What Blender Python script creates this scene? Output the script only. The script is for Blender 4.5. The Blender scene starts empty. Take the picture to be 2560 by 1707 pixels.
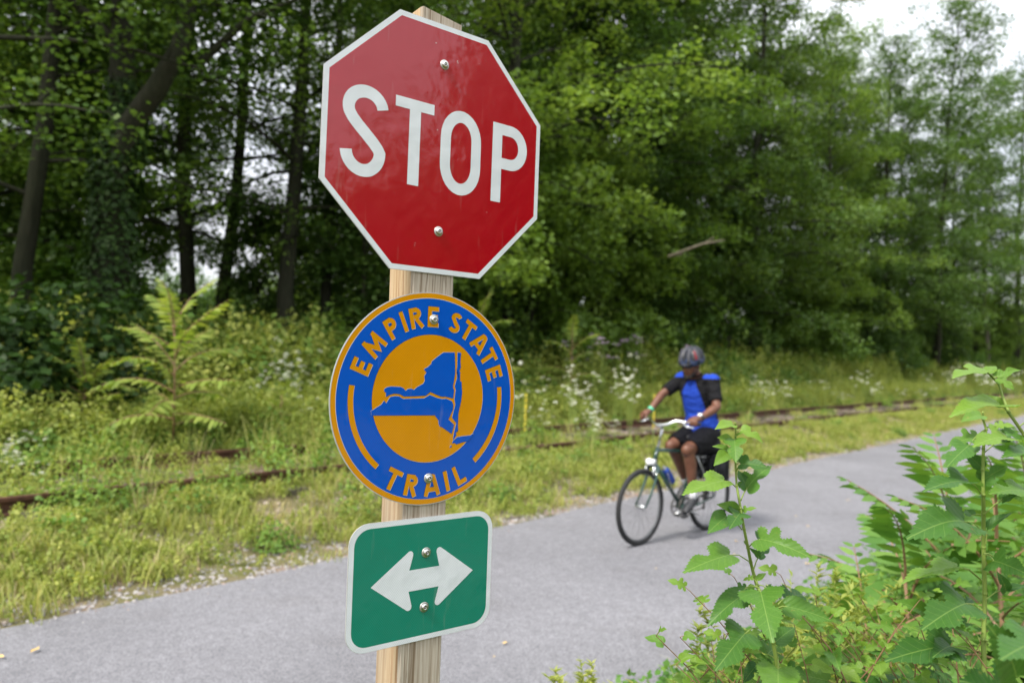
import bpy, bmesh, math, random
import numpy as np
from mathutils import Vector, Matrix, Quaternion
from mathutils.geometry import delaunay_2d_cdt
PI = math.pi
scene = bpy.context.scene
COL = scene.collection
rng = np.random.default_rng(7)
random.seed(7)

# ------------------------------------------------------------------ camera
F_PX, W_PX, H_PX = 1818.0, 2560.0, 1707.0
CAM_H = 1.70
_u = np.array([0.0367, -0.9992, 0.0157]); _u /= np.linalg.norm(_u)
_y = np.array([0, 0, 1.0]) - _u[2] * _u; _y /= np.linalg.norm(_y)
_x = np.cross(_y, _u)
RCW = np.array([_x, _y, _u])                      # photo-camera axes (x right, y down, z forward) -> world
cam_d = bpy.data.cameras.new('camera'); cam = bpy.data.objects.new('camera', cam_d); COL.objects.link(cam)
m = Matrix.Identity(4)
for i in range(3):
    m[i][0] = RCW[i][0]; m[i][1] = -RCW[i][1]; m[i][2] = -RCW[i][2]
m[2][3] = CAM_H
cam.matrix_world = m
cam_d.sensor_width = 36.0; cam_d.lens = F_PX / W_PX * 36.0
cam_d.clip_start = 0.05; cam_d.clip_end = 2000
cam_d.dof.use_dof = True; cam_d.dof.focus_distance = 1.28; cam_d.dof.aperture_fstop = 3.6
scene.camera = cam

# ------------------------------------------------------------------ sky, sun, exposure
SUN_EL = math.radians(50); SUN_V = Vector((-0.72, -0.69, 0)).normalized()
world = bpy.data.worlds.new('World'); scene.world = world; world.use_nodes = True
nt = world.node_tree; nt.nodes.clear()
N = nt.nodes.new; Lk = nt.links.new
out = N('ShaderNodeOutputWorld'); bg = N('ShaderNodeBackground'); bg.inputs['Strength'].default_value = 0.105
sky = N('ShaderNodeTexSky'); sky.sky_type = 'NISHITA'; sky.sun_disc = False
sky.sun_elevation = SUN_EL; sky.sun_rotation = math.atan2(SUN_V.x, SUN_V.y)
sky.air_density = 1.0; sky.dust_density = 2.5
tc = N('ShaderNodeTexCoord'); nz = N('ShaderNodeTexNoise'); nz.inputs['Scale'].default_value = 2.2; nz.inputs['Detail'].default_value = 6
mp = N('ShaderNodeMapping'); mp.inputs['Scale'].default_value = (1, 1, 3.0)
Lk(tc.outputs['Generated'], mp.inputs['Vector']); Lk(mp.outputs['Vector'], nz.inputs['Vector'])
sep = N('ShaderNodeSeparateXYZ'); Lk(tc.outputs['Generated'], sep.inputs['Vector'])
ramp = N('ShaderNodeMapRange'); ramp.inputs['From Min'].default_value = 0.0; ramp.inputs['From Max'].default_value = 1.0
ramp.inputs['To Min'].default_value = 4.6; ramp.inputs['To Max'].default_value = 13.0
Lk(sep.outputs['Z'], ramp.inputs['Value'])
cl = N('ShaderNodeVectorMath'); cl.operation = 'SCALE'; cl.inputs[0].default_value = (0.955, 0.975, 1.02); Lk(ramp.outputs['Result'], cl.inputs['Scale'])
cr = N('ShaderNodeMapRange'); cr.inputs['From Min'].default_value = 0.30; cr.inputs['From Max'].default_value = 0.62
cr.inputs['To Min'].default_value = 0.70; cr.inputs['To Max'].default_value = 0.98; Lk(nz.outputs['Fac'], cr.inputs['Value'])
mx = N('ShaderNodeMix'); mx.data_type = 'RGBA'; Lk(cr.outputs['Result'], mx.inputs['Factor'])
Lk(sky.outputs['Color'], mx.inputs[6]); Lk(cl.outputs['Vector'], mx.inputs[7])
Lk(mx.outputs[2], bg.inputs['Color']); Lk(bg.outputs['Background'], out.inputs['Surface'])
sl = bpy.data.lights.new('sun', 'SUN'); sun = bpy.data.objects.new('sun', sl); COL.objects.link(sun)
sl.energy = 2.6; sl.angle = math.radians(9); sl.color = (1.0, 0.95, 0.86)
sd = Vector((SUN_V.x * math.cos(SUN_EL), SUN_V.y * math.cos(SUN_EL), math.sin(SUN_EL)))
sun.rotation_euler = sd.to_track_quat('Z', 'Y').to_euler(); sun.location = (-20, -20, 40)
vs = scene.view_settings; scene.display_settings.display_device = 'sRGB'
vs.view_transform = 'Standard'; vs.look = 'None'; vs.gamma = 1; vs.use_curve_mapping = False; vs.exposure = 1.08
cy = scene.cycles; cy.use_denoising = True; cy.max_bounces = 7; cy.diffuse_bounces = 4; cy.transmission_bounces = 5
cy.glossy_bounces = 3; cy.sample_clamp_indirect = 6; cy.caustics_reflective = False; cy.caustics_refractive = False

# ------------------------------------------------------------------ helpers
TD = np.array([0.690, 0.724]); TN = np.array([-0.724, 0.690])       # along the trail, across it (away from the camera)
def sn(s, n): return TD * s + TN * n
def unproj(px, py, depth):
    c = np.array([(px - W_PX / 2) / F_PX, (py - H_PX / 2) / F_PX, 1.0]) * depth
    return RCW @ c + np.array([0, 0, CAM_H])
def ground_at(px, py, z0=0.0):
    c = RCW @ np.array([(px - W_PX / 2) / F_PX, (py - H_PX / 2) / F_PX, 1.0])
    k = (z0 - CAM_H) / c[2]
    return np.array([c[0] * k, c[1] * k, z0])
def col_at(px, n):                                 # ground point where the column px meets the line n
    a = (px - 1280) / F_PX
    Y = n / (0.690 - 0.724 * a)
    return np.array([a * Y, Y])
GN_X = [-400, 1.2, 1.9, 5.0, 5.5, 6.5, 9.3, 11.0, 13.0, 20.0, 400]
GN_Z = [0.0, 0.0, -.004, -.004, 0.0, .22, .24, .18, .30, .40, .9]
def gz(n, s=0.0):
    n = np.asarray(n, float); s = np.asarray(s, float)
    base = np.interp(n, GN_X, GN_Z)
    off = np.clip((n - 5.1) / .8, 0, 1) + np.clip((1.8 - n) / .8, 0, 1)
    return base + off * (0.035 * np.sin(s * 1.7 + n * 2.1) * np.sin(n * 1.3 - s * .6) + .02 * np.sin(s * 4.1 + 1.3 * n))
def gzw(x, y):
    return float(gz(TN[0] * x + TN[1] * y, TD[0] * x + TD[1] * y))

def mesh(name, v, f, mat=None, smooth=False):
    me = bpy.data.meshes.new(name)
    me.from_pydata([tuple(p) for p in v], [], [tuple(q) for q in f])
    if mat is not None:
        for mm in (mat if isinstance(mat, (list, tuple)) else [mat]): me.materials.append(mm)
    if smooth: me.polygons.foreach_set('use_smooth', [True] * len(me.polygons))
    me.update(); return me
def ob(name, me, parent=None, loc=None, kind=None):
    o = bpy.data.objects.new(name, me); COL.objects.link(o)
    if parent is not None: o.parent = parent
    if loc is not None: o.location = loc
    if kind: o['kind'] = kind
    return o
def tag(o, label, cat, group=None):
    o['label'] = label; o['category'] = cat
    if group: o['group'] = group
    return o
def empty(name, label, cat, loc=(0, 0, 0), rotz=0, group=None, mat=None):
    o = bpy.data.objects.new(name, None); COL.objects.link(o); o.empty_display_size = .1
    if mat is not None: o.matrix_world = mat
    else:
        o.location = loc; o.rotation_euler = (0, 0, rotz)
    return tag(o, label, cat, group)
def copy_thing(root, label=None, group=None):
    r = root.copy(); COL.objects.link(r)
    if label: r['label'] = label
    if group: r['group'] = group
    for ch in list(root.children):
        c = ch.copy(); COL.objects.link(c); c.parent = r
        for g in list(ch.children):
            d = g.copy(); COL.objects.link(d); d.parent = c
    return r

class MB:
    def __init__(s): s.v = []; s.f = []; s.m = []; s.n = 0
    def add(s, v, f, mi=0):
        s.v.extend([tuple(map(float, p)) for p in v]); s.f.extend([tuple(int(i) + s.n for i in q) for q in f]); s.m.extend([mi] * len(f)); s.n += len(v)
    def box(s, c, d, R=None, mi=0):
        c = np.array(c, float); h = np.array(d, float) / 2
        vs_ = np.array([[x, y, z] for x in (-1, 1) for y in (-1, 1) for z in (-1, 1)], float) * h
        if R is not None: vs_ = vs_ @ np.array(R).T
        s.add(vs_ + c, [(0, 1, 3, 2), (4, 6, 7, 5), (0, 4, 5, 1), (2, 3, 7, 6), (0, 2, 6, 4), (1, 5, 7, 3)], mi)
    def tube(s, pts, rad, seg=8, cap=True, mi=0, sq=None, up=None):
        pts = np.array(pts, float); n = len(pts)
        rad = np.broadcast_to(np.array(rad, float), (n,)) if np.ndim(rad) <= 1 else rad
        t = np.gradient(pts, axis=0); t /= np.linalg.norm(t, axis=1)[:, None] + 1e-12
        a = np.array([0, 0, 1.0]) if up is None else np.array(up, float)
        if abs(t[0] @ a) > .92 and up is None: a = np.array([1.0, 0, 0])
        vv = []
        u = None
        for i in range(n):
            if u is None: u = a - (a @ t[i]) * t[i]
            else: u = u - (u @ t[i]) * t[i]
            u /= np.linalg.norm(u) + 1e-12
            w = np.cross(t[i], u)
            for k in range(seg):
                an = 2 * PI * k / seg
                e = (sq[i] if sq is not None else 1.0)
                vv.append(pts[i] + rad[i] * (math.cos(an) * u + math.sin(an) * w * e))
        ff = [(i * seg + k, i * seg + (k + 1) % seg, (i + 1) * seg + (k + 1) % seg, (i + 1) * seg + k) for i in range(n - 1) for k in range(seg)]
        if cap: ff += [tuple(range(seg))[::-1], tuple((n - 1) * seg + k for k in range(seg))]
        s.add(vv, ff, mi)
    def torus(s, c, R, r, ax, seg=48, sg=8, mi=0, sx=1.0):
        ax = np.array(ax, float); ax /= np.linalg.norm(ax)
        a = np.array([0, 0, 1.0]) if abs(ax[2]) < .9 else np.array([1.0, 0, 0])
        u = np.cross(ax, a); u /= np.linalg.norm(u); w = np.cross(ax, u); vv = []
        for i in range(seg):
            an = 2 * PI * i / seg; d = math.cos(an) * u + math.sin(an) * w
            for k in range(sg):
                b = 2 * PI * k / sg; vv.append(np.array(c) + d * (R + r * math.cos(b)) + ax * r * sx * math.sin(b))
        s.add(vv, [(i * sg + k, i * sg + (k + 1) % sg, ((i + 1) % seg) * sg + (k + 1) % sg, ((i + 1) % seg) * sg + k) for i in range(seg) for k in range(sg)], mi)
    def ball(s, c, r, R=None, seg=16, rings=10, mi=0):
        c = np.array(c, float); r = np.broadcast_to(np.array(r, float), (3,)); vv = [(0, 0, 1)]
        for i in range(1, rings):
            th = PI * i / rings
            for k in range(seg): vv.append((math.sin(th) * math.cos(2 * PI * k / seg), math.sin(th) * math.sin(2 * PI * k / seg), math.cos(th)))
        vv.append((0, 0, -1)); vv = np.array(vv) * r
        if R is not None: vv = vv @ np.array(R).T
        ff = [(0, 1 + k, 1 + (k + 1) % seg) for k in range(seg)]
        for i in range(rings - 2):
            for k in range(seg):
                a = 1 + i * seg + k; b = 1 + i * seg + (k + 1) % seg; ff.append((a, a + seg, b + seg, b))
        L = len(vv) - 1; b0 = 1 + (rings - 2) * seg
        ff += [(L, b0 + (k + 1) % seg, b0 + k) for k in range(seg)]
        s.add(vv + c, ff, mi)
    def mesh(s, name, mat, smooth=True):
        me = mesh(name, s.v, s.f, mat, smooth)
        if any(s.m): me.polygons.foreach_set('material_index', s.m)
        return me
    def build(s, name, mat, parent=None, smooth=True, kind=None):
        o = ob(name, s.mesh(name, mat, smooth), parent, kind=kind)
        return o

# ------------------------------------------------------------------ materials
def mat(name, col=(.5, .5, .5), rough=.6, spec=.5, metal=0.0):
    mt = bpy.data.materials.new(name); mt.use_nodes = True
    b = mt.node_tree.nodes['Principled BSDF']
    b.inputs['Base Color'].default_value = (*col, 1); b.inputs['Roughness'].default_value = rough
    b.inputs['Specular IOR Level'].default_value = spec; b.inputs['Metallic'].default_value = metal
    return mt
class G:                                            # tiny node-graph helper
    def __init__(s, mt): s.t = mt.node_tree; s.b = s.t.nodes.get('Principled BSDF'); s.o = s.t.nodes.get('Material Output')
    def n(s, ty, **kw):
        nd = s.t.nodes.new(ty)
        for k, v in kw.items(): setattr(nd, k, v)
        return nd
    def l(s, a, b): s.t.links.new(a, b)
    def math(s, op, a, b=None, c=None, clamp=False):
        nd = s.n('ShaderNodeMath', operation=op); nd.use_clamp = clamp
        for i, x in enumerate((a, b, c)):
            if x is None: continue
            if isinstance(x, (int, float)): nd.inputs[i].default_value = x
            else: s.l(x, nd.inputs[i])
        return nd.outputs[0]
    def noise(s, vec, scale, detail=4, rough=.55, out='Fac'):
        nd = s.n('ShaderNodeTexNoise'); nd.inputs['Scale'].default_value = scale; nd.inputs['Detail'].default_value = detail; nd.inputs['Roughness'].default_value = rough
        if vec is not None: s.l(vec, nd.inputs['Vector'])
        return nd.outputs[out]
    def mapping(s, vec, scale=(1, 1, 1), rot=(0, 0, 0)):
        nd = s.n('ShaderNodeMapping'); nd.inputs['Scale'].default_value = scale; nd.inputs['Rotation'].default_value = rot; s.l(vec, nd.inputs['Vector']); return nd.outputs[0]
    def coord(s, which='Object'): return s.n('ShaderNodeTexCoord').outputs[which]
    def ramp(s, fac, stops):
        nd = s.n('ShaderNodeValToRGB'); s.l(fac, nd.inputs['Fac']); e = nd.color_ramp.elements
        while len(e) > 1: e.remove(e[-1])
        e[0].position = stops[0][0]; e[0].color = (*stops[0][1], 1)
        for p, c in stops[1:]:
            x = e.new(p); x.color = (*c, 1)
        return nd.outputs['Color']
    def mix(s, fac, a, b, bt='MIX'):
        nd = s.n('ShaderNodeMix', data_type='RGBA', blend_type=bt)
        for i, x in ((0, fac), (6, a), (7, b)):
            if isinstance(x, (int, float)): nd.inputs[i].default_value = x
            elif isinstance(x, tuple): nd.inputs[i].default_value = (*x, 1)
            else: s.l(x, nd.inputs[i])
        return nd.outputs[2]
    def bump(s, h, st=.3, dist=.01, normal=None):
        nd = s.n('ShaderNodeBump'); nd.inputs['Strength'].default_value = st; nd.inputs['Distance'].default_value = dist; s.l(h, nd.inputs['Height'])
        if normal is not None: s.l(normal, nd.inputs['Normal'])
        return nd.outputs['Normal']

def foliage(name, stops, transl=.38, rough=.5, spec=.25, tcol=(1.25, 1.25, .55), veins=False):
    mt = mat(name, rough=rough, spec=spec); g = G(mt)
    at = g.n('ShaderNodeAttribute', attribute_name='tint'); oi = g.n('ShaderNodeObjectInfo')
    f = g.math('ADD', g.math('MULTIPLY', at.outputs['Fac'], .62), g.math('MULTIPLY', oi.outputs['Random'], .38))
    c = g.ramp(f, stops)
    if veins:
        uv = g.n('ShaderNodeUVMap', uv_map='leaf'); sp = g.n('ShaderNodeSeparateXYZ'); g.l(uv.outputs[0], sp.inputs[0])
        ax = g.math('ABSOLUTE', g.math('SUBTRACT', sp.outputs['X'], .5)); v = sp.outputs['Y']
        mid = g.math('SUBTRACT', 1.0, g.math('SMOOTH_MIN', g.math('MULTIPLY', ax, 60), 1.0, .2), clamp=True)
        w = g.math('FRACT', g.math('MULTIPLY', g.math('SUBTRACT', g.math('ADD', v, .06), g.math('MULTIPLY', g.math('POWER', ax, .82), .62)), 7.0))
        d = g.math('ABSOLUTE', g.math('SUBTRACT', w, .5))
        side = g.math('SUBTRACT', 1.0, g.math('MULTIPLY', g.math('SUBTRACT', .5, d), 22), clamp=True)
        vn = g.math('MAXIMUM', mid, g.math('MULTIPLY', side, .55))
        fine = g.noise(g.mapping(uv.outputs[0], (22, 22, 22)), 1.0, 3)
        c2 = g.mix(g.math('MULTIPLY', fine, .5), c, (.02, .07, .01))
        ofs = g.n('ShaderNodeVectorMath', operation='ADD'); g.l(uv.outputs[0], ofs.inputs[0]); g.l(g.math('MULTIPLY', oi.outputs['Random'], 40.0), ofs.inputs[1])
        bl = g.math('MULTIPLY', g.math('SUBTRACT', g.noise(ofs.outputs[0], 3.2, 5, .7), .62), 9.0, clamp=True)
        c2 = g.mix(g.math('MULTIPLY', bl, .55), c2, (.30, .26, .06))
        geo = g.n('ShaderNodeNewGeometry')
        pale = g.mix(.38, c2, (.20, .30, .10))
        c2 = g.mix(geo.outputs['Backfacing'], c2, pale)
        c = g.mix(g.math('MULTIPLY', vn, .42), c2, (.32, .46, .12))
        hgt = g.math('ADD', g.math('MULTIPLY', d, -.8), g.math('MULTIPLY', fine, .35))
        g.l(g.bump(hgt, .5, .0016), g.b.inputs['Normal'])
    g.l(c, g.b.inputs['Base Color'])
    tr = g.n('ShaderNodeBsdfTranslucent'); tm = g.mix(1.0, c, tcol, 'MULTIPLY'); g.l(tm, tr.inputs['Color'])
    ms = g.n('ShaderNodeMixShader'); ms.inputs[0].default_value = transl
    g.l(g.b.outputs[0], ms.inputs[1]); g.l(tr.outputs[0], ms.inputs[2]); g.l(ms.outputs[0], g.o.inputs['Surface'])
    return mt

M = {}
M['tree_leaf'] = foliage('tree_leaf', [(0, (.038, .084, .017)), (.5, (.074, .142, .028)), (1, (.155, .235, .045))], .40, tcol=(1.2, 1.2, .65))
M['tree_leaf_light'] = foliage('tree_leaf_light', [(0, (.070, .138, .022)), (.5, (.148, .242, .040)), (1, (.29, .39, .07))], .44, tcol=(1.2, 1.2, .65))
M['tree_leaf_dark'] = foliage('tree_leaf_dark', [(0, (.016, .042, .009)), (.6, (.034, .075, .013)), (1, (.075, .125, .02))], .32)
M['weed_leaf'] = foliage('weed_leaf', [(0, (.15, .21, .04)), (.5, (.29, .35, .075)), (1, (.47, .48, .13))], .44, tcol=(1.2, 1.2, .7))
M['vine_leaf'] = foliage('vine_leaf', [(0, (.07, .15, .03)), (.5, (.14, .25, .045)), (1, (.27, .37, .075))], .42)
M['grass_blade'] = foliage('grass_blade', [(0, (.16, .22, .045)), (.45, (.31, .36, .09)), (.8, (.47, .46, .16)), (1, (.54, .45, .27))], .42, tcol=(1.2, 1.2, .7))
M['straw'] = foliage('straw', [(0, (.36, .29, .15)), (1, (.55, .46, .27))], .3)
M['sumac_leaf'] = foliage('sumac_leaf', [(0, (.14, .22, .04)), (.6, (.25, .33, .065)), (1, (.38, .42, .11))], .42)
M['mulberry_leaf'] = foliage('mulberry_leaf', [(0, (.035, .115, .026)), (.45, (.10, .24, .034)), (1, (.26, .41, .045))], .42, rough=.42, spec=.3, tcol=(1.2, 1.2, .65), veins=True)
M['near_sumac'] = foliage('near_sumac', [(0, (.045, .135, .028)), (.5, (.105, .23, .042)), (1, (.22, .35, .065))], .42)
M['green_stem'] = mat('green_stem', (.19, .26, .055), .5, .3)
M['red_stem'] = mat('red_stem', (.22, .13, .07), .55, .3)
M['white_petal'] = foliage('white_petal', [(0, (.62, .63, .52)), (1, (.82, .82, .74))], .3, tcol=(1, 1, .9))
M['lilac_petal'] = foliage('lilac_petal', [(0, (.40, .30, .42)), (1, (.60, .48, .60))], .3, tcol=(1, 1, 1))
M['yellow_petal'] = foliage('yellow_petal', [(0, (.60, .48, .04)), (1, (.78, .62, .06))], .3, tcol=(1, 1, .6))
M['orange_petal'] = mat('orange_petal', (.75, .30, .03), .6)
M['fallen'] = mat('fallen', (.62, .42, .14), .6)

def bark(name, a, b, sc=14):
    mt = mat(name, rough=.9, spec=.15); g = G(mt); c = g.coord('Object')
    n1 = g.noise(g.mapping(c, (sc, sc, sc * .18)), 1, 6, .65)
    n2 = g.noise(c, .9, 3)
    col = g.mix(g.math('MULTIPLY', n2, .6), g.ramp(n1, [(.3, a), (.7, b)]), (.045, .06, .03))
    g.l(col, g.b.inputs['Base Color']); g.l(g.bump(n1, .8, .03), g.b.inputs['Normal']); return mt
M['bark'] = bark('bark', (.011, .009, .007), (.038, .031, .025))
M['bark_pale'] = bark('bark_pale', (.05, .043, .036), (.14, .12, .10))
M['dead_wood'] = bark('dead_wood', (.16, .13, .10), (.30, .25, .20))

# ground
mt = mat('verge_soil', rough=.95, spec=.1); g = G(mt); c = g.coord('Object')
n1 = g.noise(c, 1.1, 5); n2 = g.noise(c, 38, 5, .7); n3 = g.noise(c, 5, 4)
colr = g.ramp(n2, [(.3, (.12, .085, .062)), (.55, (.25, .19, .15)), (.75, (.42, .35, .30))])
colg = g.ramp(n2, [(.3, (.07, .085, .025)), (.7, (.20, .19, .07))])
fm = g.n('ShaderNodeMapRange'); g.l(n1, fm.inputs['Value']); fm.inputs['From Min'].default_value = .42; fm.inputs['From Max'].default_value = .58
g.l(g.mix(fm.outputs[0], colr, colg), g.b.inputs['Base Color']); g.l(g.bump(g.math('ADD', n2, n3), .9, .03), g.b.inputs['Normal']); M['soil'] = mt
# asphalt
mt = mat('asphalt', rough=.86, spec=.3); g = G(mt); c = g.coord('Object')
vo = g.n('ShaderNodeTexVoronoi'); vo.inputs['Scale'].default_value = 150; g.l(c, vo.inputs['Vector'])
fine = g.noise(c, 260, 3, .7); mid = g.noise(c, 14, 4, .6); big = g.noise(g.mapping(c, (1, 1, 1), (0, 0, -.81)), .55, 4)
agg = g.ramp(g.math('ADD', g.math('MULTIPLY', vo.outputs['Color'], .5), g.math('MULTIPLY', fine, .5)), [(.25, (.104, .103, .112)), (.5, (.184, .182, .199)), (.8, (.285, .282, .302))])
st = g.ramp(big, [(.3, (.86, .86, .86)), (.7, (1.1, 1.1, 1.1))]); st2 = g.ramp(mid, [(.3, (.88, .88, .88)), (.7, (1.08, 1.08, 1.08))])
stn = g.noise(c, 1.7, 6, .7); stm = g.ramp(stn, [(.34, (.90, .89, .88)), (.46, (1, 1, 1)), (.62, (1, 1, 1)), (.74, (1.05, 1.05, 1.04))])
spk = g.n('ShaderNodeTexVoronoi'); spk.inputs['Scale'].default_value = 9; g.l(c, spk.inputs['Vector']); spm = g.math('LESS_THAN', spk.outputs['Distance'], .045)
cb_ = g.mix(1.0, g.mix(1.0, g.mix(1.0, agg, st, 'MULTIPLY'), st2, 'MULTIPLY'), stm, 'MULTIPLY')
g.l(g.mix(g.math('MULTIPLY', spm, .35), cb_, (.10, .085, .07)), g.b.inputs['Base Color'])
g.l(g.bump(g.math('ADD', vo.outputs['Distance'], fine), .6, .004), g.b.inputs['Normal']); M['asphalt'] = mt
def stone_mat(name, stops):
    mt = mat(name, rough=.9, spec=.2); g = G(mt); oi = g.n('ShaderNodeObjectInfo')
    n = g.noise(g.coord('Object'), 3, 3)
    g.l(g.mix(g.math('MULTIPLY', n, .5), g.ramp(oi.outputs['Random'], stops), (.12, .10, .09)), g.b.inputs['Base Color']); return mt
M['gravel'] = stone_mat('gravel', [(0, (.18, .17, .17)), (.5, (.32, .305, .30)), (.85, (.44, .42, .41)), (1, (.36, .21, .14))])
M['ballast'] = stone_mat('ballast', [(0, (.20, .15, .13)), (.5, (.36, .28, .25)), (1, (.50, .42, .39))])
mt = mat('rusty_steel', rough=.8, spec=.3); g = G(mt); n = g.noise(g.coord('Object'), 9, 6, .7)
g.l(g.ramp(n, [(.3, (.035, .018, .012)), (.6, (.10, .045, .026)), (.8, (.17, .085, .05))]), g.b.inputs['Base Color']); g.l(g.bump(n, .5, .004), g.b.inputs['Normal']); M['rust'] = mt
M['tie'] = bark('tie_wood', (.05, .04, .03), (.17, .14, .11), 9)

# ------------------------------------------------------------------ ground, trail
def grid_sheet(name, ss, nn, zf, mt, smooth=True):
    S, Nn = np.meshgrid(ss, nn, indexing='ij')
    X = TD[0] * S + TN[0] * Nn; Y = TD[1] * S + TN[1] * Nn; Z = zf(Nn, S)
    v = np.stack([X, Y, Z], -1).reshape(-1, 3); b = len(nn)
    f = [(i * b + j, (i + 1) * b + j, (i + 1) * b + j + 1, i * b + j + 1) for i in range(len(ss) - 1) for j in range(b - 1)]
    return mesh(name, v, f, mt, smooth)
ss = np.concatenate([[-400, -150, -60, -30], np.arange(-20, 60, .35), [70, 90, 120, 180, 260, 400]])
nn = np.concatenate([[-400, -120, -40, -15, -6, -3], np.arange(-1, 1.9, .35), [1.9, 5.0], np.arange(5.2, 14, .3), [15, 17, 20, 26, 40, 80, 160, 400]])
o = ob('ground', grid_sheet('ground', ss, nn, gz, M['soil']), kind='structure')
# asphalt trail with a slightly ragged edge
ts = np.concatenate([[-300, -60, -25], np.arange(-15, 60, .22), np.arange(61, 300, 8)])
far = 5.0 + np.convolve(rng.normal(0, .035, len(ts) + 4), np.ones(5) / 3, 'valid'); near = 1.88 + np.convolve(rng.normal(0, .03, len(ts) + 4), np.ones(5) / 3, 'valid')
v = []; f = []
for i, s_ in enumerate(ts):
    for k, n_ in enumerate((near[i], 2.6, 3.45, 4.3, far[i])):
        p = sn(s_, n_); v.append((p[0], p[1], .012 - .010 * abs(k - 2) / 2))
for i in range(len(ts) - 1):
    for k in range(4): f.append((i * 5 + k, (i + 1) * 5 + k, (i + 1) * 5 + k + 1, i * 5 + k + 1))
ob('trail_pavement', mesh('trail_pavement', v, [q[::-1] for q in f] if False else f, M['asphalt'], True), kind='structure')

# ------------------------------------------------------------------ leaf batches (numpy)
def batch_mesh(name, centers, normals, yaw, size, mt, shape='leaf', tint=None, aspect=.62):
    """many small leaves as one mesh; each leaf a folded diamond of two quads"""
    n = len(centers)
    nrm = normals / (np.linalg.norm(normals, axis=1)[:, None] + 1e-9)
    ref = np.stack([np.cos(yaw), np.sin(yaw), np.zeros(n)], 1)
    t = ref - (ref * nrm).sum(1)[:, None] * nrm; t /= np.linalg.norm(t, axis=1)[:, None] + 1e-9
    b = np.cross(nrm, t)
    if shape == 'leaf': tpl = np.array([[0, -.5, 0], [.5, -.08, .10], [0, .5, 0], [-.5, -.08, .10]]); faces = np.array([[0, 1, 2, 3]])
    else: tpl = np.array([[0, -.5, 0], [.42, -.22, .08], [.36, .2, .08], [0, .5, -.05], [-.36, .2, .08], [-.42, -.22, .08]]); faces = np.array([[0, 1, 2, 3], [0, 3, 4, 5]])
    sz = np.asarray(size)[:, None, None]
    V = centers[:, None, :] + sz * (tpl[None, :, 0:1] * aspect * 2 * .8 * b[:, None, :] + tpl[None, :, 1:2] * t[:, None, :] + tpl[None, :, 2:3] * nrm[:, None, :])
    k = len(tpl); V = V.reshape(-1, 3)
    Fi = (faces[None] + (np.arange(n) * k)[:, None, None]).reshape(-1, 4)
    me = bpy.data.meshes.new(name); me.vertices.add(len(V)); me.vertices.foreach_set('co', V.astype(np.float32).ravel())
    me.loops.add(Fi.size); me.loops.foreach_set('vertex_index', Fi.astype(np.int32).ravel())
    me.polygons.add(len(Fi)); me.polygons.foreach_set('loop_start', np.arange(0, Fi.size, 4, dtype=np.int32))
    me.polygons.foreach_set('loop_total', np.full(len(Fi), 4, np.int32))
    me.update(calc_edges=True)
    a = me.attributes.new('tint', 'FLOAT', 'FACE')
    if tint is None: tint = rng.random(n)
    a.data.foreach_set('value', np.repeat(np.asarray(tint, np.float32), len(faces)))
    me.materials.append(mt); return me

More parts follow.
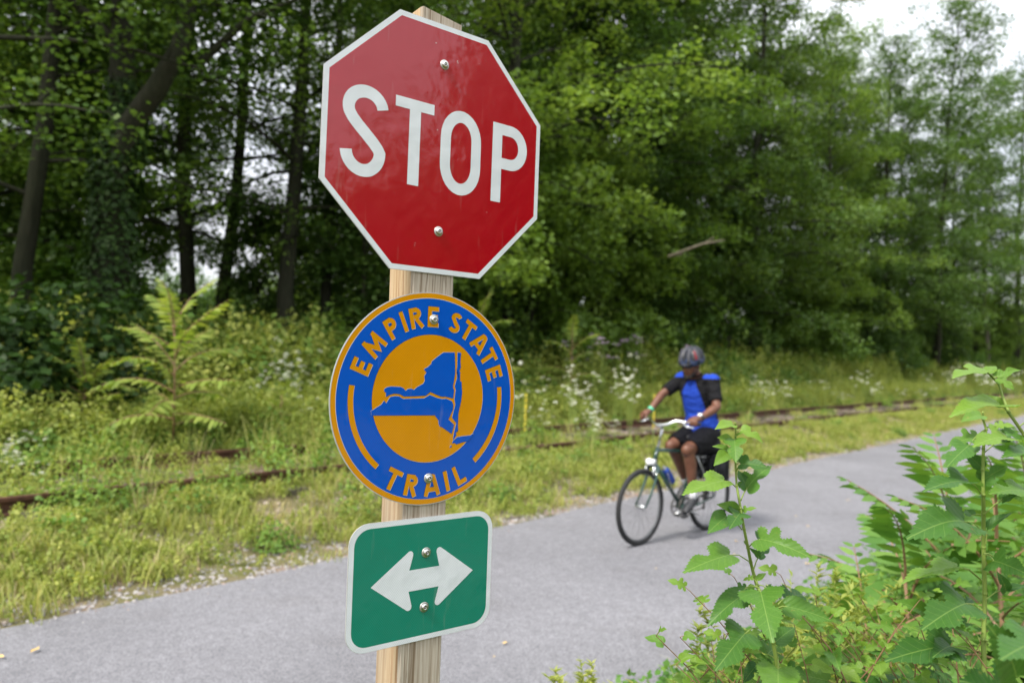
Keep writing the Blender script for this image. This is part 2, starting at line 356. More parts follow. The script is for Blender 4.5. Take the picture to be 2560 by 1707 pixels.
def make_tree(r, H, R, cb, nl, nleaf, leaf, tr, mt_leaf, mt_bark, lean=(0, 0), droop=.35, spray=.62, el0=.25):
    """returns (trunk mesh, crown mesh)"""
    wood = MB(); C = []; RR = []
    k = 9; zz = np.linspace(0, H * .97, k)
    wob = np.cumsum(r.normal(0, .10, (k, 2)), 0) * (H / 18); wob[0] = 0
    tp = np.stack([wob[:, 0] + lean[0] * zz / H, wob[:, 1] + lean[1] * zz / H, zz], 1)
    trr = tr * (1 - zz / H * .93); trr[0] *= 1.45
    tpp = tp.copy(); tpp[0, 2] = -.4
    wood.tube(tpp, trr, 9)
    tat = lambda h: np.array([np.interp(h, zz, tp[:, i]) for i in range(3)])
    for i in range(nl):
        q = (i + r.random()) / nl; h = cb + (H * .96 - cb) * q; az = i * 2.399 + r.normal(0, .3)
        L = R * (1 - q ** 1.8 * .80) * r.uniform(.65, 1.15) * (0.75 + .25 * min(1, q * 5)); el = el0 + q * .9 + r.normal(0, .12)
        o0 = tat(h); d = np.array([math.cos(az), math.sin(az), 0]); pr = np.array([-d[1], d[0], 0])
        T = np.linspace(0, 1, 6)
        P = o0 + d * (L * T)[:, None] + np.array([0, 0, 1.0]) * (L * (math.tan(min(el, 1.15)) * T - droop * T * T))[:, None] + pr * (r.normal(0, .1) * L * T ** 2)[:, None]
        wood.tube(P, np.linspace(max(.02, .32 * np.interp(h, zz, trr)), .012, 6), 5, cap=False)
        ns = max(3, int(L / .42))
        for j in range(ns):
            t = .22 + .78 * (j + r.random()) / ns; b0 = np.array([np.interp(t, T, P[:, a]) for a in range(3)])
            side = r.choice([-1, 1]) * r.uniform(.1, .34) * L * (1.15 - t * .7)
            c = b0 + pr * side + d * abs(side) * .35 + np.array([0, 0, r.normal(.0, .26)])
            wood.tube([b0, (b0 + c) / 2 + [0, 0, .06], c], [.014, .009, .004], 3, cap=False)
            C.append(c); RR.append(spray * r.uniform(.6, 1.25))
    C = np.array(C); RR = np.array(RR)
    cnt = np.maximum(12, (nleaf * (RR / RR.mean()) ** 1.6 / len(C)).astype(int)); idx = np.repeat(np.arange(len(C)), cnt); n = len(idx)
    rad = RR[idx] * np.sqrt(r.random(n)); an = r.random(n) * 2 * PI
    cen = C[idx] + np.stack([rad * np.cos(an), rad * np.sin(an), r.normal(0, .17, n) + .10 - .38 * (rad / RR[idx]) ** 2 * RR[idx]], 1)
    nor = np.stack([np.cos(an) * .35 * rad / RR[idx], np.sin(an) * .35 * rad / RR[idx], np.ones(n)], 1) + r.normal(0, .55, (n, 3))
    ct = r.random(len(C)); tint = np.clip(.5 * ct[idx] + .5 * r.random(n), 0, 1)
    crown = batch_mesh('crown', cen, nor, r.random(n) * 2 * PI, leaf * r.uniform(.7, 1.3, n), mt_leaf, tint=tint)
    return wood.mesh('trunk', mt_bark), crown

def make_mound(r, R, H, nleaf, leaf, mt_leaf, nstem=9):
    """a shrub: many arching stems carrying leaf sprays, returns (stems mesh, foliage mesh)"""
    wood = MB(); C = []
    for i in range(nstem * 3):
        az = r.random() * 2 * PI; q = r.random() ** .6; L = R * q; hh = H * (1 - .55 * q * q) * r.uniform(.55, 1.08)
        d = np.array([math.cos(az), math.sin(az), 0]); T = np.linspace(0, 1, 5)
        P = d * (L * T ** 1.3)[:, None] + np.array([0, 0, 1.0]) * (hh * (1.25 * T - .25 * T * T))[:, None]; P[0, 2] = -.1
        if i < nstem * 2: wood.tube(P, np.linspace(.022, .005, 5), 4, cap=False)
        for t in np.linspace(.3, 1.0, 6): C.append([np.interp(t, T, P[:, a]) + r.normal(0, .10) for a in range(3)])
    C = np.array(C); cnt = max(4, nleaf // len(C)); idx = np.repeat(np.arange(len(C)), cnt); n = len(idx)
    off = r.normal(0, 1, (n, 3)) * np.array([.19, .19, .11]) * (R ** .5)
    cen = C[idx] + off; cen[:, 2] = np.abs(cen[:, 2]) + .02
    nor = off / (np.linalg.norm(off, axis=1)[:, None]) * .6 + np.array([0, 0, .9]) + r.normal(0, .4, (n, 3))
    tint = np.clip(.4 * r.random(len(C))[idx] + .6 * r.random(n), 0, 1)
    return wood.mesh('stems', M['bark']), batch_mesh('foliage', cen, nor, r.random(n) * 2 * PI, leaf * r.uniform(.6, 1.3, n), mt_leaf, tint=tint)

R_ = lambda s: np.random.default_rng(s)
# big edge-of-wood trees
TV = [make_tree(R_(11), 21, 5.0, 3.2, 66, 33000, .125, .22, M['tree_leaf'], M['bark']),
      make_tree(R_(12), 20, 4.6, 3.6, 60, 30000, .120, .18, M['tree_leaf'], M['bark'], lean=(.8, .3)),
      make_tree(R_(13), 22, 5.4, 3.4, 66, 33000, .128, .24, M['tree_leaf_light'], M['bark'], droop=.45),
      make_tree(R_(14), 19, 4.2, 5.0, 44, 20000, .115, .15, M['tree_leaf'], M['bark_pale'], lean=(-.6, .5)),
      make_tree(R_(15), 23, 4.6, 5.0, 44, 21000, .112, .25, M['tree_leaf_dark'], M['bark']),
      make_tree(R_(16), 21, 4.6, 3.4, 36, 16000, .092, .20, M['tree_leaf'], M['bark']),
      make_tree(R_(17), 20, 4.4, 3.6, 34, 15000, .092, .17, M['tree_leaf_light'], M['bark'])]
# low understory trees with light layered leaves
UV_ = [make_tree(R_(21), 6.2, 2.5, .5, 44, 15000, .13, .07, M['tree_leaf_light'], M['bark'], droop=.55, spray=.48, el0=.35),
       make_tree(R_(22), 5.0, 2.1, .4, 38, 12000, .12, .06, M['tree_leaf'], M['bark'], droop=.5, spray=.45, el0=.4),
       make_tree(R_(23), 7.5, 2.4, 1.0, 44, 14000, .13, .08, M['tree_leaf'], M['bark_pale'], droop=.5, spray=.5, el0=.35)]
SHV = [make_mound(R_(31), 1.6, 2.0, 7500, .12, M['vine_leaf']), make_mound(R_(32), 1.3, 1.7, 6500, .10, M['tree_leaf_dark']), make_mound(R_(33), 1.5, 2.1, 7000, .10, M['weed_leaf'])]
def plant_tree(kind, variants, vi, xy, sc, label, cat, group=None, parts=('trunk', 'crown'), rz=None, zs=1.0):
    t = empty(kind, label, cat, (xy[0], xy[1], gzw(*xy)), (xy[0] * 7.3 + xy[1] * 3.1) % 6.28 if rz is None else rz, group)
    t.scale = (sc, sc, sc * zs)
    for nm, me in zip(parts, variants[vi]): ob(nm, me, t)
    return t
# (column in the photo, distance n from the camera line, variant, scale, label)
front_trees = [
    (-160, 13.0, 5, 1.0, 'dark leafy tree rising at the left edge of the wood'),
    (60, 14.0, 6, 1.0, 'dark green tree left of the thick ivy-covered trunk'),
    (470, 17.5, 5, 1.0, 'slender tree right of the thick ivy-covered trunk'),
    (560, 17.0, 6, 1.0, 'pale-barked thin tree seen left of the stop sign'),
    (728, 14.5, 5, 1.0, 'straight brown tree trunk close beside the stop sign'),
    (800, 15.5, 6, .9, 'dark trunk standing just behind the left edge of the stop sign'),
    (1010, 15.0, 5, 1.0, 'leafy tree hidden behind the post of the signs'),
    (1296, 13.2, 2, .95, 'tree with a dark trunk directly right of the stop sign'),
    (1345, 15.0, 1, 1.0, 'second dark trunk from the stop sign on its right'),
    (1480, 15.0, 0, 1.0, 'tall tree over the bright low maple right of the stop sign'),
    (1640, 14.0, 2, .95, 'full green tree above the cyclist'),
    (1745, 15.5, 1, 1.0, 'tall tree with a slim trunk right above the cyclist'),
    (1870, 13.5, 0, .98, 'broad tree at the middle of the right hand wood'),
    (1950, 15.5, 3, .92, 'pale slanting trunk in the right hand wood'),
    (2040, 13.5, 2, .80, 'light green tree under the start of the open sky'),
    (2110, 15.5, 1, 1.03, 'tree with a dark trunk right of the pale slanting one'),
    (2215, 13.0, 0, .93, 'tall tree whose top stands against the open sky'),
    (2330, 12.3, 1, 1.20, 'highest pointed treetop standing clear against the sky'),
    (2400, 14.0, 2, .95, 'tree in the dip of the treeline against the sky'),
    (2470, 12.4, 3, 1.32, 'thin-topped tree beyond the dip in the treeline'),
    (2535, 12.0, 0, 1.30, 'last tree of the treeline at the right edge'),
]
for i, (px, n, vi, sc, lb) in enumerate(front_trees):
    plant_tree('broadleaf_tree', TV, vi, col_at(px, n), sc, lb, 'tree', 'tall trees along the edge of the wood')
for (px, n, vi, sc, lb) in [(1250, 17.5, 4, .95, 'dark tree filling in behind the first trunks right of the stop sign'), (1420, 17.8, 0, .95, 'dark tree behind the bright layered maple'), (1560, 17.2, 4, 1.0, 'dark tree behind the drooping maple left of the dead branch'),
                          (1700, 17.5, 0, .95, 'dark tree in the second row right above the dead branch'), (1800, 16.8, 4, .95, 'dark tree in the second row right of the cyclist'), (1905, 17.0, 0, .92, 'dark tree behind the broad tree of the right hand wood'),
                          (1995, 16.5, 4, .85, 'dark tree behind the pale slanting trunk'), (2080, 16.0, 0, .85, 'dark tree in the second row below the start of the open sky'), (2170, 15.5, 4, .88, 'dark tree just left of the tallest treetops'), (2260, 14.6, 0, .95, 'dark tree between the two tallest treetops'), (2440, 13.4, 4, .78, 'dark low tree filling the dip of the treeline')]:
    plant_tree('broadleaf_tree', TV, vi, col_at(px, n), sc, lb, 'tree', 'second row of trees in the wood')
r = R_(5)
for i in range(20):
    px = -350 + i * 145 + r.uniform(-40, 40); n = r.uniform(19, 27); a = (px - 1280) / F_PX
    if .690 - .724 * a < .15 or 330 < px < 760: continue
    plant_tree('broadleaf_tree', TV, int(r.integers(0, 5)), col_at(px, n), r.uniform(.85, 1.1), 'tree standing back inside the wood behind the front row', 'tree', 'trees deeper in the wood')
r = R_(6)
for i in range(14):
    px = -200 + i * 170 + r.uniform(-40, 40); n = r.uniform(36, 50); a = (px - 1280) / F_PX
    if .690 - .724 * a < .2 or 250 < px < 800: continue
    plant_tree('broadleaf_tree', TV, 2 if i % 3 else 0, col_at(px, n), r.uniform(.7, .9), 'far pale tree glimpsed between the trunks of the wood', 'tree', 'far trees beyond the wood')
# wood on the camera's side of the trail, behind and right: the signs mirror it
for (x, y, vi, sc) in [(17.5, -3.4, 0, .62), (19.5, -5.6, 4, .50), (22, -8.2, 1, .36), (25, -11.5, 2, .27), (19, 0, 4, .62), (18, 3.5, 0, .6), (21, -3.8, 2, .7), (24, -6.6, 0, .5), (28, -14, 2, .25), (31, -17, 0, .25)]:
    plant_tree('broadleaf_tree', TV, vi, (x, y), sc, 'leafy tree on the near side of the trail mirrored in the stop sign', 'tree', 'trees on the near side of the trail')
# understory
for (px, n, vi, sc, lb) in [
    (1330, 11.8, 0, .95, 'bright layered maple leaning out right of the stop sign'),
    (1500, 12.2, 0, 1.05, 'bright green maple with drooping sprays left of the dead branch'),
    (1640, 12.6, 1, 1.1, 'low leafy tree behind the dead branch above the cyclist'),
    (1830, 12.5, 2, .9, 'light layered understory tree right of the cyclist'),
    (2010, 12.2, 0, .9, 'low light green tree at the foot of the right hand wood'),
    (2170, 11.8, 1, 1.1, 'small rounded tree at the foot of the tallest treetops'),
    (2330, 11.6, 2, 1.0, 'grey green bushy tree low in the right hand wood'),
    (2480, 11.2, 0, 1.0, 'bushy light tree closing the wood at the right edge'),
    (1130, 13.0, 1, 1.0, 'leafy low tree behind the round trail sign'),
    (900, 13.5, 2, .95, 'slim low tree left of the post between the signs'),
    (640, 15.0, 1, .75, 'low dim tree in the shade left of the stop sign'),
    (190, 18.5, 0, 1.0, 'yellow green low tree behind the ivy-covered trunk')]:
    plant_tree('understory_tree', UV_, vi, col_at(px, n + 1.3), sc * 1.08, lb, 'tree', 'low trees at the edge of the wood')
for (px, n, vi, sc, lb) in [
    (60, 11.2, 1, 1.25, 'dark rounded shrub at the left edge below the trees'), (230, 11.8, 1, 1.1, 'dark shrub at the foot of the ivy-covered trunk'),
    (390, 12.6, 0, .9, 'dim shrub behind the tall sumac'), (520, 12.8, 0, .85, 'dim shrub right of the tall sumac'), (660, 12.6, 1, .9, 'dark shrub left of the signpost'),
    (800, 12.3, 0, .9, 'green shrub just left of the post under the stop sign'), (1180, 12.0, 0, .9, 'green shrub right of the post under the stop sign'),
    (1300, 11.6, 2, .8, 'light shrub between the signs and the cyclist'), (1440, 12.0, 0, .95, 'green shrub behind the lilac flowers'), (1580, 12.2, 1, .9, 'dark shrub behind the cyclist helmet'),
    (1720, 12.2, 0, .9, 'shrub just right of the cyclist helmet'), (1850, 11.9, 0, .95, 'rounded green shrub right of the cyclist'), (1960, 11.9, 0, .9, 'shrub below the pale slanting trunk'),
    (2080, 11.6, 0, 1.05, 'grey green shrub at the foot of the right hand trees'), (2180, 11.2, 2, 1.1, 'light shrub in the right hand undergrowth'), (2270, 11.0, 0, 1.2, 'big shrub near the bend of the treeline'),
    (2370, 10.8, 1, 1.2, 'dark shrub low at the right of the wood'), (2450, 10.6, 0, 1.3, 'shrub behind the arching mulberry sprig'), (2530, 10.3, 2, 1.3, 'light shrub at the right edge of the meadow')]:
    plant_tree('shrub', SHV, vi, col_at(px, n + (1.6 if px > 1000 else .4)), sc * (.92 if px > 1000 else 1), lb, 'shrub', 'shrubs at the foot of the wood', parts=('stems', 'foliage'))

# thick ivy-covered tree with a big limb, left
def ivy_tree():
    r = R_(41); base = col_at(262, 13.0)
    t = empty('ivy_covered_tree', 'thick dark tree trunk covered in ivy with one big limb reaching right', 'tree', (base[0], base[1], gzw(*base)))
    w = MB(); P = np.array([[0, 0, -.3], [.02, 0, 1.2], [.03, 0, 2.6], [.06, 0, 4.0], [.10, .1, 4.9], [-.05, .2, 6.5], [-.3, .3, 9], [-.3, .4, 13], [0, .5, 17]])
    w.tube(P, [.42, .33, .28, .27, .24, .17, .14, .10, .04], 12)
    w.tube([[.08, 0, 4.2], [.35, -.15, 4.85], [.8, -.3, 5.35], [1.2, -.4, 6.0], [1.4, -.4, 7.2], [1.6, -.3, 8.6]], [.16, .18, .17, .14, .11, .05], 9, cap=False)
    w.tube([[1.4, -.1, 5.9], [2.2, -.2, 6.6], [3.2, -.3, 7.0]], [.08, .05, .02], 6, cap=False)
    w.tube([[-.02, .2, 6.2], [-.9, 0, 7.0], [-2.1, -.4, 7.6]], [.1, .07, .02], 6, cap=False)
    w.build('trunk', M['bark'], t)
    n = 5600; h = r.random(n) ** .8 * 5.6; an = r.random(n) * 2 * PI
    rad = np.interp(h, [0, 1, 4, 6], [.62, .46, .36, .22]) * r.uniform(.8, 1.15, n) + .07 * np.sin(h * 3 + an * 2)
    cx = np.interp(h, P[:, 2], P[:, 0]); cyy = np.interp(h, P[:, 2], P[:, 1])
    cen = np.stack([cx + rad * np.cos(an), cyy + rad * np.sin(an), h], 1)
    nor = np.stack([np.cos(an), np.sin(an), np.full(n, .7)], 1) + r.normal(0, .35, (n, 3))
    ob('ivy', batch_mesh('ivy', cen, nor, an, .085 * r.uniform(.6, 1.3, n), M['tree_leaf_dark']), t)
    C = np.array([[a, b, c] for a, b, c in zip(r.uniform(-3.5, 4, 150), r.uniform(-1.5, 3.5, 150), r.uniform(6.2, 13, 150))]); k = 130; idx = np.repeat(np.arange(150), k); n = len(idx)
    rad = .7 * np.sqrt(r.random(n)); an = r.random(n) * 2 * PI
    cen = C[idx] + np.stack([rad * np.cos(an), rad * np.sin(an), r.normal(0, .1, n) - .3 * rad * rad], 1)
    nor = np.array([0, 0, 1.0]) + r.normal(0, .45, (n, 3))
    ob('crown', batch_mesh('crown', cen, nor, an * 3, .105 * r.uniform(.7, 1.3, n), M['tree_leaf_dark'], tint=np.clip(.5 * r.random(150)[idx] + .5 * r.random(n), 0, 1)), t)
ivy_tree()
# dead branch poking out at the middle of the wood
p = unproj(1700, 633, 17.0); q_ = unproj(1812, 600, 16.6); w = MB()
pf = np.array([0, 0, CAM_H]) + (p - np.array([0, 0, CAM_H])) * 1.10; w.tube([pf, p + (p - q_) * .25, (p + q_) / 2 + [0, 0, .06], q_], [.05, .036, .028, .012], 7)
w.tube([(p + q_) / 2 + [0, 0, .05], (p + q_) / 2 + [.25, -.1, .22]], [.02, .008], 5)
w.tube([pf, pf + (pf - p) * 1.2], [.06, .08], 7)
tag(w.build('dead_branch', M['dead_wood']), 'bare grey dead branch poking out of the leaves above the cyclist', 'branch')

# ------------------------------------------------------------------ scattered ground cover (geometry nodes)
def scatter(name, pts, rot, scl, idx, variants, kind='stuff'):
    c = bpy.data.collections.new(name + '_sources')
    for i, me in enumerate(variants):
        so = bpy.data.objects.new('%s_%02d' % (name, i), me); c.objects.link(so)
    me = bpy.data.meshes.new(name); me.vertices.add(len(pts)); me.vertices.foreach_set('co', np.asarray(pts, np.float32).ravel())
    a = me.attributes.new('rot', 'FLOAT_VECTOR', 'POINT'); a.data.foreach_set('vector', np.asarray(rot, np.float32).ravel())
    a = me.attributes.new('scl', 'FLOAT_VECTOR', 'POINT'); a.data.foreach_set('vector', np.asarray(scl, np.float32).ravel())
    a = me.attributes.new('idx', 'INT', 'POINT'); a.data.foreach_set('value', np.asarray(idx, np.int32))
    for mt_ in {m_ for v_ in variants for m_ in v_.materials}: me.materials.append(mt_)
    o = ob(name, me, kind=kind)
    ng = bpy.data.node_groups.new(name, 'GeometryNodeTree')
    ng.interface.new_socket('Geometry', in_out='INPUT', socket_type='NodeSocketGeometry'); ng.interface.new_socket('Geometry', in_out='OUTPUT', socket_type='NodeSocketGeometry')
    gi = ng.nodes.new('NodeGroupInput'); go = ng.nodes.new('NodeGroupOutput'); ip = ng.nodes.new('GeometryNodeInstanceOnPoints')
    ci = ng.nodes.new('GeometryNodeCollectionInfo'); ci.inputs['Collection'].default_value = c; ci.inputs['Separate Children'].default_value = True; ci.inputs['Reset Children'].default_value = True
    def na(nm, ty):
        nd = ng.nodes.new('GeometryNodeInputNamedAttribute'); nd.data_type = ty; nd.inputs['Name'].default_value = nm; return nd.outputs['Attribute']
    l = ng.links.new
    l(gi.outputs[0], ip.inputs['Points']); l(ci.outputs[0], ip.inputs['Instance']); ip.inputs['Pick Instance'].default_value = True
    l(na('idx', 'INT'), ip.inputs['Instance Index']); l(na('rot', 'FLOAT_VECTOR'), ip.inputs['Rotation']); l(na('scl', 'FLOAT_VECTOR'), ip.inputs['Scale'])
    l(ip.outputs[0], go.inputs[0]); md = o.modifiers.new('scatter', 'NODES'); md.node_group = ng
    return o

def blades(r, nb, h, spread, w, lean, mt_, name='blades'):
    v = []; f = []; tint = []
    for i in range(nb):
        az = r.random() * 2 * PI; b0 = r.normal(0, spread, 2); hh = h * r.uniform(.45, 1.1); ln = hh * lean * r.uniform(.2, 1.3); ww = w * r.uniform(.6, 1.2)
        d = np.array([math.cos(az), math.sin(az)]); p = np.array([-d[1], d[0]]); k = len(v); t_ = r.random()
        for (t, wf) in ((0, 1), (.45, .9), (.8, .55)):
            c = b0 + d * ln * t * t; z = hh * (t - .22 * lean * t * t)
            v.append((*(c - p * ww * wf / 2), z)); v.append((*(c + p * ww * wf / 2), z))
        v.append((*(b0 + d * ln), hh * (1 - .28 * lean)))
        f += [(k, k + 1, k + 3, k + 2), (k + 2, k + 3, k + 5, k + 4), (k + 4, k + 5, k + 6)]; tint += [t_] * 3
    me = mesh(name, v, f, mt_); a = me.attributes.new('tint', 'FLOAT', 'FACE'); a.data.foreach_set('value', tint); return me
def leafy(r, nst, h, spread, nleaf, leaf, mt_, up=.6, name='weed', bush=.0):
    cen = []; nor = []; 
    st = MB()
    for i in range(nst):
        az = r.random() * 2 * PI; b0 = r.normal(0, spread, 2); hh = h * r.uniform(.5, 1.1); d = np.array([math.cos(az), math.sin(az)]) * hh * .25
        for j in range(nleaf):
            t = (j + r.random()) / nleaf; t = t ** .8; a2 = r.random() * 2 * PI; rr = (leaf * .6 + bush * (1 - t * .6)) * r.uniform(.5, 1.3)
            cen.append([b0[0] + d[0] * t + rr * math.cos(a2), b0[1] + d[1] * t + rr * math.sin(a2), hh * t + .02]); nor.append([math.cos(a2) * .5, math.sin(a2) * .5, up + .2])
    cen = np.array(cen); nor = np.array(nor) + r.normal(0, .35, cen.shape); n = len(cen)
    return batch_mesh(name, cen, nor, r.random(n) * 2 * PI, leaf * r.uniform(.6, 1.3, n), mt_)
def mound_leaf(r, R, H, n, leaf, mt_, name='mound'):
    u = r.normal(0, 1, (n, 3)); u /= np.linalg.norm(u, axis=1)[:, None]; u[:, 2] = abs(u[:, 2]); q = r.uniform(.55, 1.08, n)[:, None] * (1 + .18 * np.sin(u[:, :1] * 7 + u[:, 1:2] * 5))
    cen = u * q * np.array([R, R, H]); nor = u * .8 + np.array([0, 0, .6]) + r.normal(0, .35, (n, 3))
    return batch_mesh(name, cen, nor, r.random(n) * 2 * PI, leaf * r.uniform(.6, 1.3, n), mt_)

def zone(r, n_pts, nlo, nhi, smin=-14, smax=70, dens=None):
    """points with fewer far along the trail; dens(n,s)->0..1 keep probability"""
    s = smin + (smax - smin) * r.random(n_pts) ** 1.5; n = r.uniform(nlo, nhi, n_pts)
    if dens is not None:
        k = r.random(n_pts) < dens(n, s); s = s[k]; n = n[k]
    P = TD[None] * s[:, None] + TN[None] * n[:, None]
    return np.concatenate([P, gz(n, s)[:, None]], 1), n, s
def pn(n, s, a, b, ph=0): return .5 + .5 * np.sin(n * a + ph + 1.3 * np.sin(s * b)) * np.sin(s * b * 1.31 + ph * 2 + np.sin(n * a * .7))
def mk(name, r, P, smin, smax, variants, tilt=.12, zs=(.8, 1.2), w=None):
    k = len(P); sc = r.uniform(smin, smax, k); rot = np.stack([r.normal(0, tilt, k), r.normal(0, tilt, k), r.random(k) * 6.283], 1)
    scl = np.stack([sc, sc, sc * r.uniform(*zs, k)], 1)
    idx = r.choice(len(variants), k, p=w)
    return scatter(name, P, rot, scl, idx, variants)

r = R_(51)
tufts = [blades(r, 46, .10, .06, .006, .8, M['grass_blade']), blades(r, 34, .19, .05, .007, .65, M['grass_blade']), blades(r, 34, .12, .07, .006, .9, M['straw']), leafy(r, 7, .10, .06, 12, .022, M['weed_leaf'])]
P, n, s = zone(r, 30000, 5.05, 6.9, -12, 60, lambda n, s: np.clip(.05 + 1.25 * pn(n, s, 3.1, 2.3) * pn(n, s, 1.1, .8, .7) ** .3 - .6 * np.clip((5.6 - n) / .5, 0, 1), .05, 1))
mk('verge_grass', r, P, .7, 1.35, tufts, w=[.40, .12, .10, .38])
tall = [blades(r, 26, .26, .07, .008, .5, M['grass_blade']), blades(r, 24, .40, .06, .010, .55, M['grass_blade']), leafy(r, 6, .20, .07, 16, .028, M['weed_leaf'], bush=.03), leafy(r, 5, .34, .06, 22, .028, M['weed_leaf'], bush=.03), tufts[1], leafy(r, 8, .22, .1, 12, .05, M['vine_leaf'], bush=.05), tufts[2]]
P, n, s = zone(r, 22000, 6.0, 10.2, -13, 75, lambda n, s: np.clip(-.34 + 1.0 * pn(n, s, 1.6, .9, 1.0) + .35 * (n > 9) , .04, 1) * np.where((s > 9) & (n < 9.0), .30, 1) * np.where(abs(n - 6.75) < .4, .22 + .55 * (pn(n, s, .3, 1.9, 2.2) > .62) * (s < 9), 1) * np.where(abs(n - 8.45) < .2, .4, 1))
mk('trackside_weeds', r, P, .6, 1.15, tall, w=[.18, .07, .22, .13, .20, .14, .06])
P, n, s = zone(r, 2300, 5.3, 9.0, -12, 60, lambda n, s: pn(n, s, 1.1, .7, 2.0) ** 2 * np.where((s > 9) & (n > 6.2), .2, 1))
mk('leafy_weed_patches', r, P, .5, 1.25, [mound_leaf(r, .18, .16, 330, .030, M['weed_leaf']), mound_leaf(r, .22, .24, 420, .034, M['vine_leaf']), tall[3]], w=[.5, .2, .3])
mid = [mound_leaf(r, .45, .42, 1100, .050, M['vine_leaf']), mound_leaf(r, .5, .55, 1500, .042, M['weed_leaf']), leafy(r, 16, .72, .22, 40, .042, M['weed_leaf'], bush=.07), blades(r, 50, .7, .16, .010, .5, M['grass_blade']), leafy(r, 14, .8, .2, 34, .05, M['weed_leaf'], bush=.09)]
P, n, s = zone(r, 11000, 9.5, 12.2, -14, 90, lambda n, s: np.clip(.3 + .9 * pn(n, s, 1.2, .6), 0, 1))
mk('meadow_undergrowth', r, P, .65, 1.15, mid, w=[.15, .25, .30, .15, .15])
big = [mound_leaf(r, .9, 1.05, 2600, .075, M['vine_leaf']), mound_leaf(r, .8, 1.15, 2400, .07, M['vine_leaf']), mound_leaf(r, .8, 1.0, 2600, .060, M['weed_leaf']), leafy(r, 22, 1.3, .35, 46, .06, M['weed_leaf'], bush=.12)]
P, n, s = zone(r, 4600, 11.4, 15.5, -16, 110)
mk('vine_undergrowth', r, P, .85, 1.35, big, w=[.12, .10, .38, .40])
P, n, s = zone(r, 2600, 15.5, 34, -25, 120)
mk('wood_floor_undergrowth', r, P, .7, 1.3, big, w=[.4, .3, .0, .3])
hill = [mound_leaf(r, 3.2, 6.0, 5200, .30, M['tree_leaf_light'], 'crown_mass'), mound_leaf(r, 2.8, 4.5, 4600, .28, M['tree_leaf'], 'crown_mass')]
P, n, s = zone(r, 520, 34, 62, -45, 220); mk('far_woodland', r, P, .7, 1.25, hill)
k = 150; P = np.array([[*sn(s_, n_), 0] for s_, n_ in zip(r.uniform(80, 260, k), r.uniform(9, 36, k))]); P[:, 2] = .3
P = P[(TN[0] * P[:, 0] + TN[1] * P[:, 1]) > 10.5]; k = len(P); sc_ = r.uniform(.7, 1.3, k)
scatter('woodland_at_the_bend', P, np.stack([0 * sc_, 0 * sc_, r.random(k) * 6], 1), np.stack([sc_, sc_, sc_ * 1.3], 1), r.integers(0, 2, k), hill)
# dense wood on the near side, right of and behind the photographer (mirrored in the stop sign)
k = 130; an = r.uniform(-.62, .28, k); dist = r.uniform(24, 36, k); X = dist * np.cos(an); Y = dist * np.sin(an)
hh = np.interp(an, [-.62, -.45, -.28, .28], [1.15, 1.3, 2.0, 2.3]) * r.uniform(.8, 1.15, k)
scatter('near_side_woodland', np.stack([X, Y, np.zeros(k)], 1), np.stack([0 * X, 0 * X, r.random(k) * 6], 1), np.stack([.8 + 0 * hh, .8 + 0 * hh, hh], 1), r.integers(0, 2, k), hill)
# near side verge (mostly below the frame)
P, n, s = zone(r, 7000, -1.2, 1.86, -4, 14, lambda n, s: np.where(np.hypot(TD[0] * s + TN[0] * n, TD[1] * s + TN[1] * n) < .5, 0, 1))
mk('near_verge_grass', r, P, .6, 1.2, [blades(r, 30, .16, .06, .006, .7, M['vine_leaf']), leafy(r, 8, .2, .08, 14, .035, M['near_sumac'], bush=.04), tufts[1]], w=[.4, .5, .1])

P, n, s = zone(r, 420, 5.5, 9.4, -12, 7, lambda n, s: np.clip(.15 + (n - 5.5) * .3, 0, 1))
mk('tall_trackside_weeds', r, P, .55, .95, [leafy(r, 7, .75, .10, 34, .035, M['weed_leaf'], bush=.05), blades(r, 30, .75, .10, .010, .5, M['grass_blade']), leafy(r, 6, .6, .12, 26, .045, M['vine_leaf'], bush=.07), blades(r, 24, .8, .08, .006, .35, M['straw'])], w=[.45, .2, .27, .08])
# stones
def stone(r, mt_):
    bm = bmesh.new(); bmesh.ops.create_icosphere(bm, subdivisions=1, radius=1)
    for v_ in bm.verts: v_.co = Vector((v_.co.x * r.uniform(.7, 1.2), v_.co.y * r.uniform(.6, 1.1), v_.co.z * r.uniform(.4, .8)))
    me = bpy.data.meshes.new('stone'); bm.to_mesh(me); bm.free(); me.materials.append(mt_); return me
gs = [stone(r, M['gravel']) for _ in range(4)]; bs = [stone(r, M['ballast']) for _ in range(4)]
P, n, s = zone(r, 60000, 4.96, 6.4, -12, 55, lambda n, s: np.clip(1.35 - (n - 5.0) * .8, 0, 1) * np.clip(.30 + pn(n, s, 2.2, 1.1, .4), 0, 1))
mk('shoulder_gravel', r, P, .006, .024, gs, tilt=.5)
P, n, s = zone(r, 34000, 6.1, 9.6, -12, 60, lambda n, s: np.clip(.15 + pn(n, s, 1.4, .8, 3.0), 0, 1))
mk('track_ballast', r, P, .012, .035, bs, tilt=.5)
P, n, s = zone(r, 1600, 1.5, 1.95, -4, 14); mk('near_gravel', r, P, .006, .018, gs, tilt=.5)
P, n, s = zone(r, 1500, 4.72, 5.0, -12, 40); P[:, 2] += .008; mk('loose_grit', r, P, .003, .009, gs, tilt=.5)

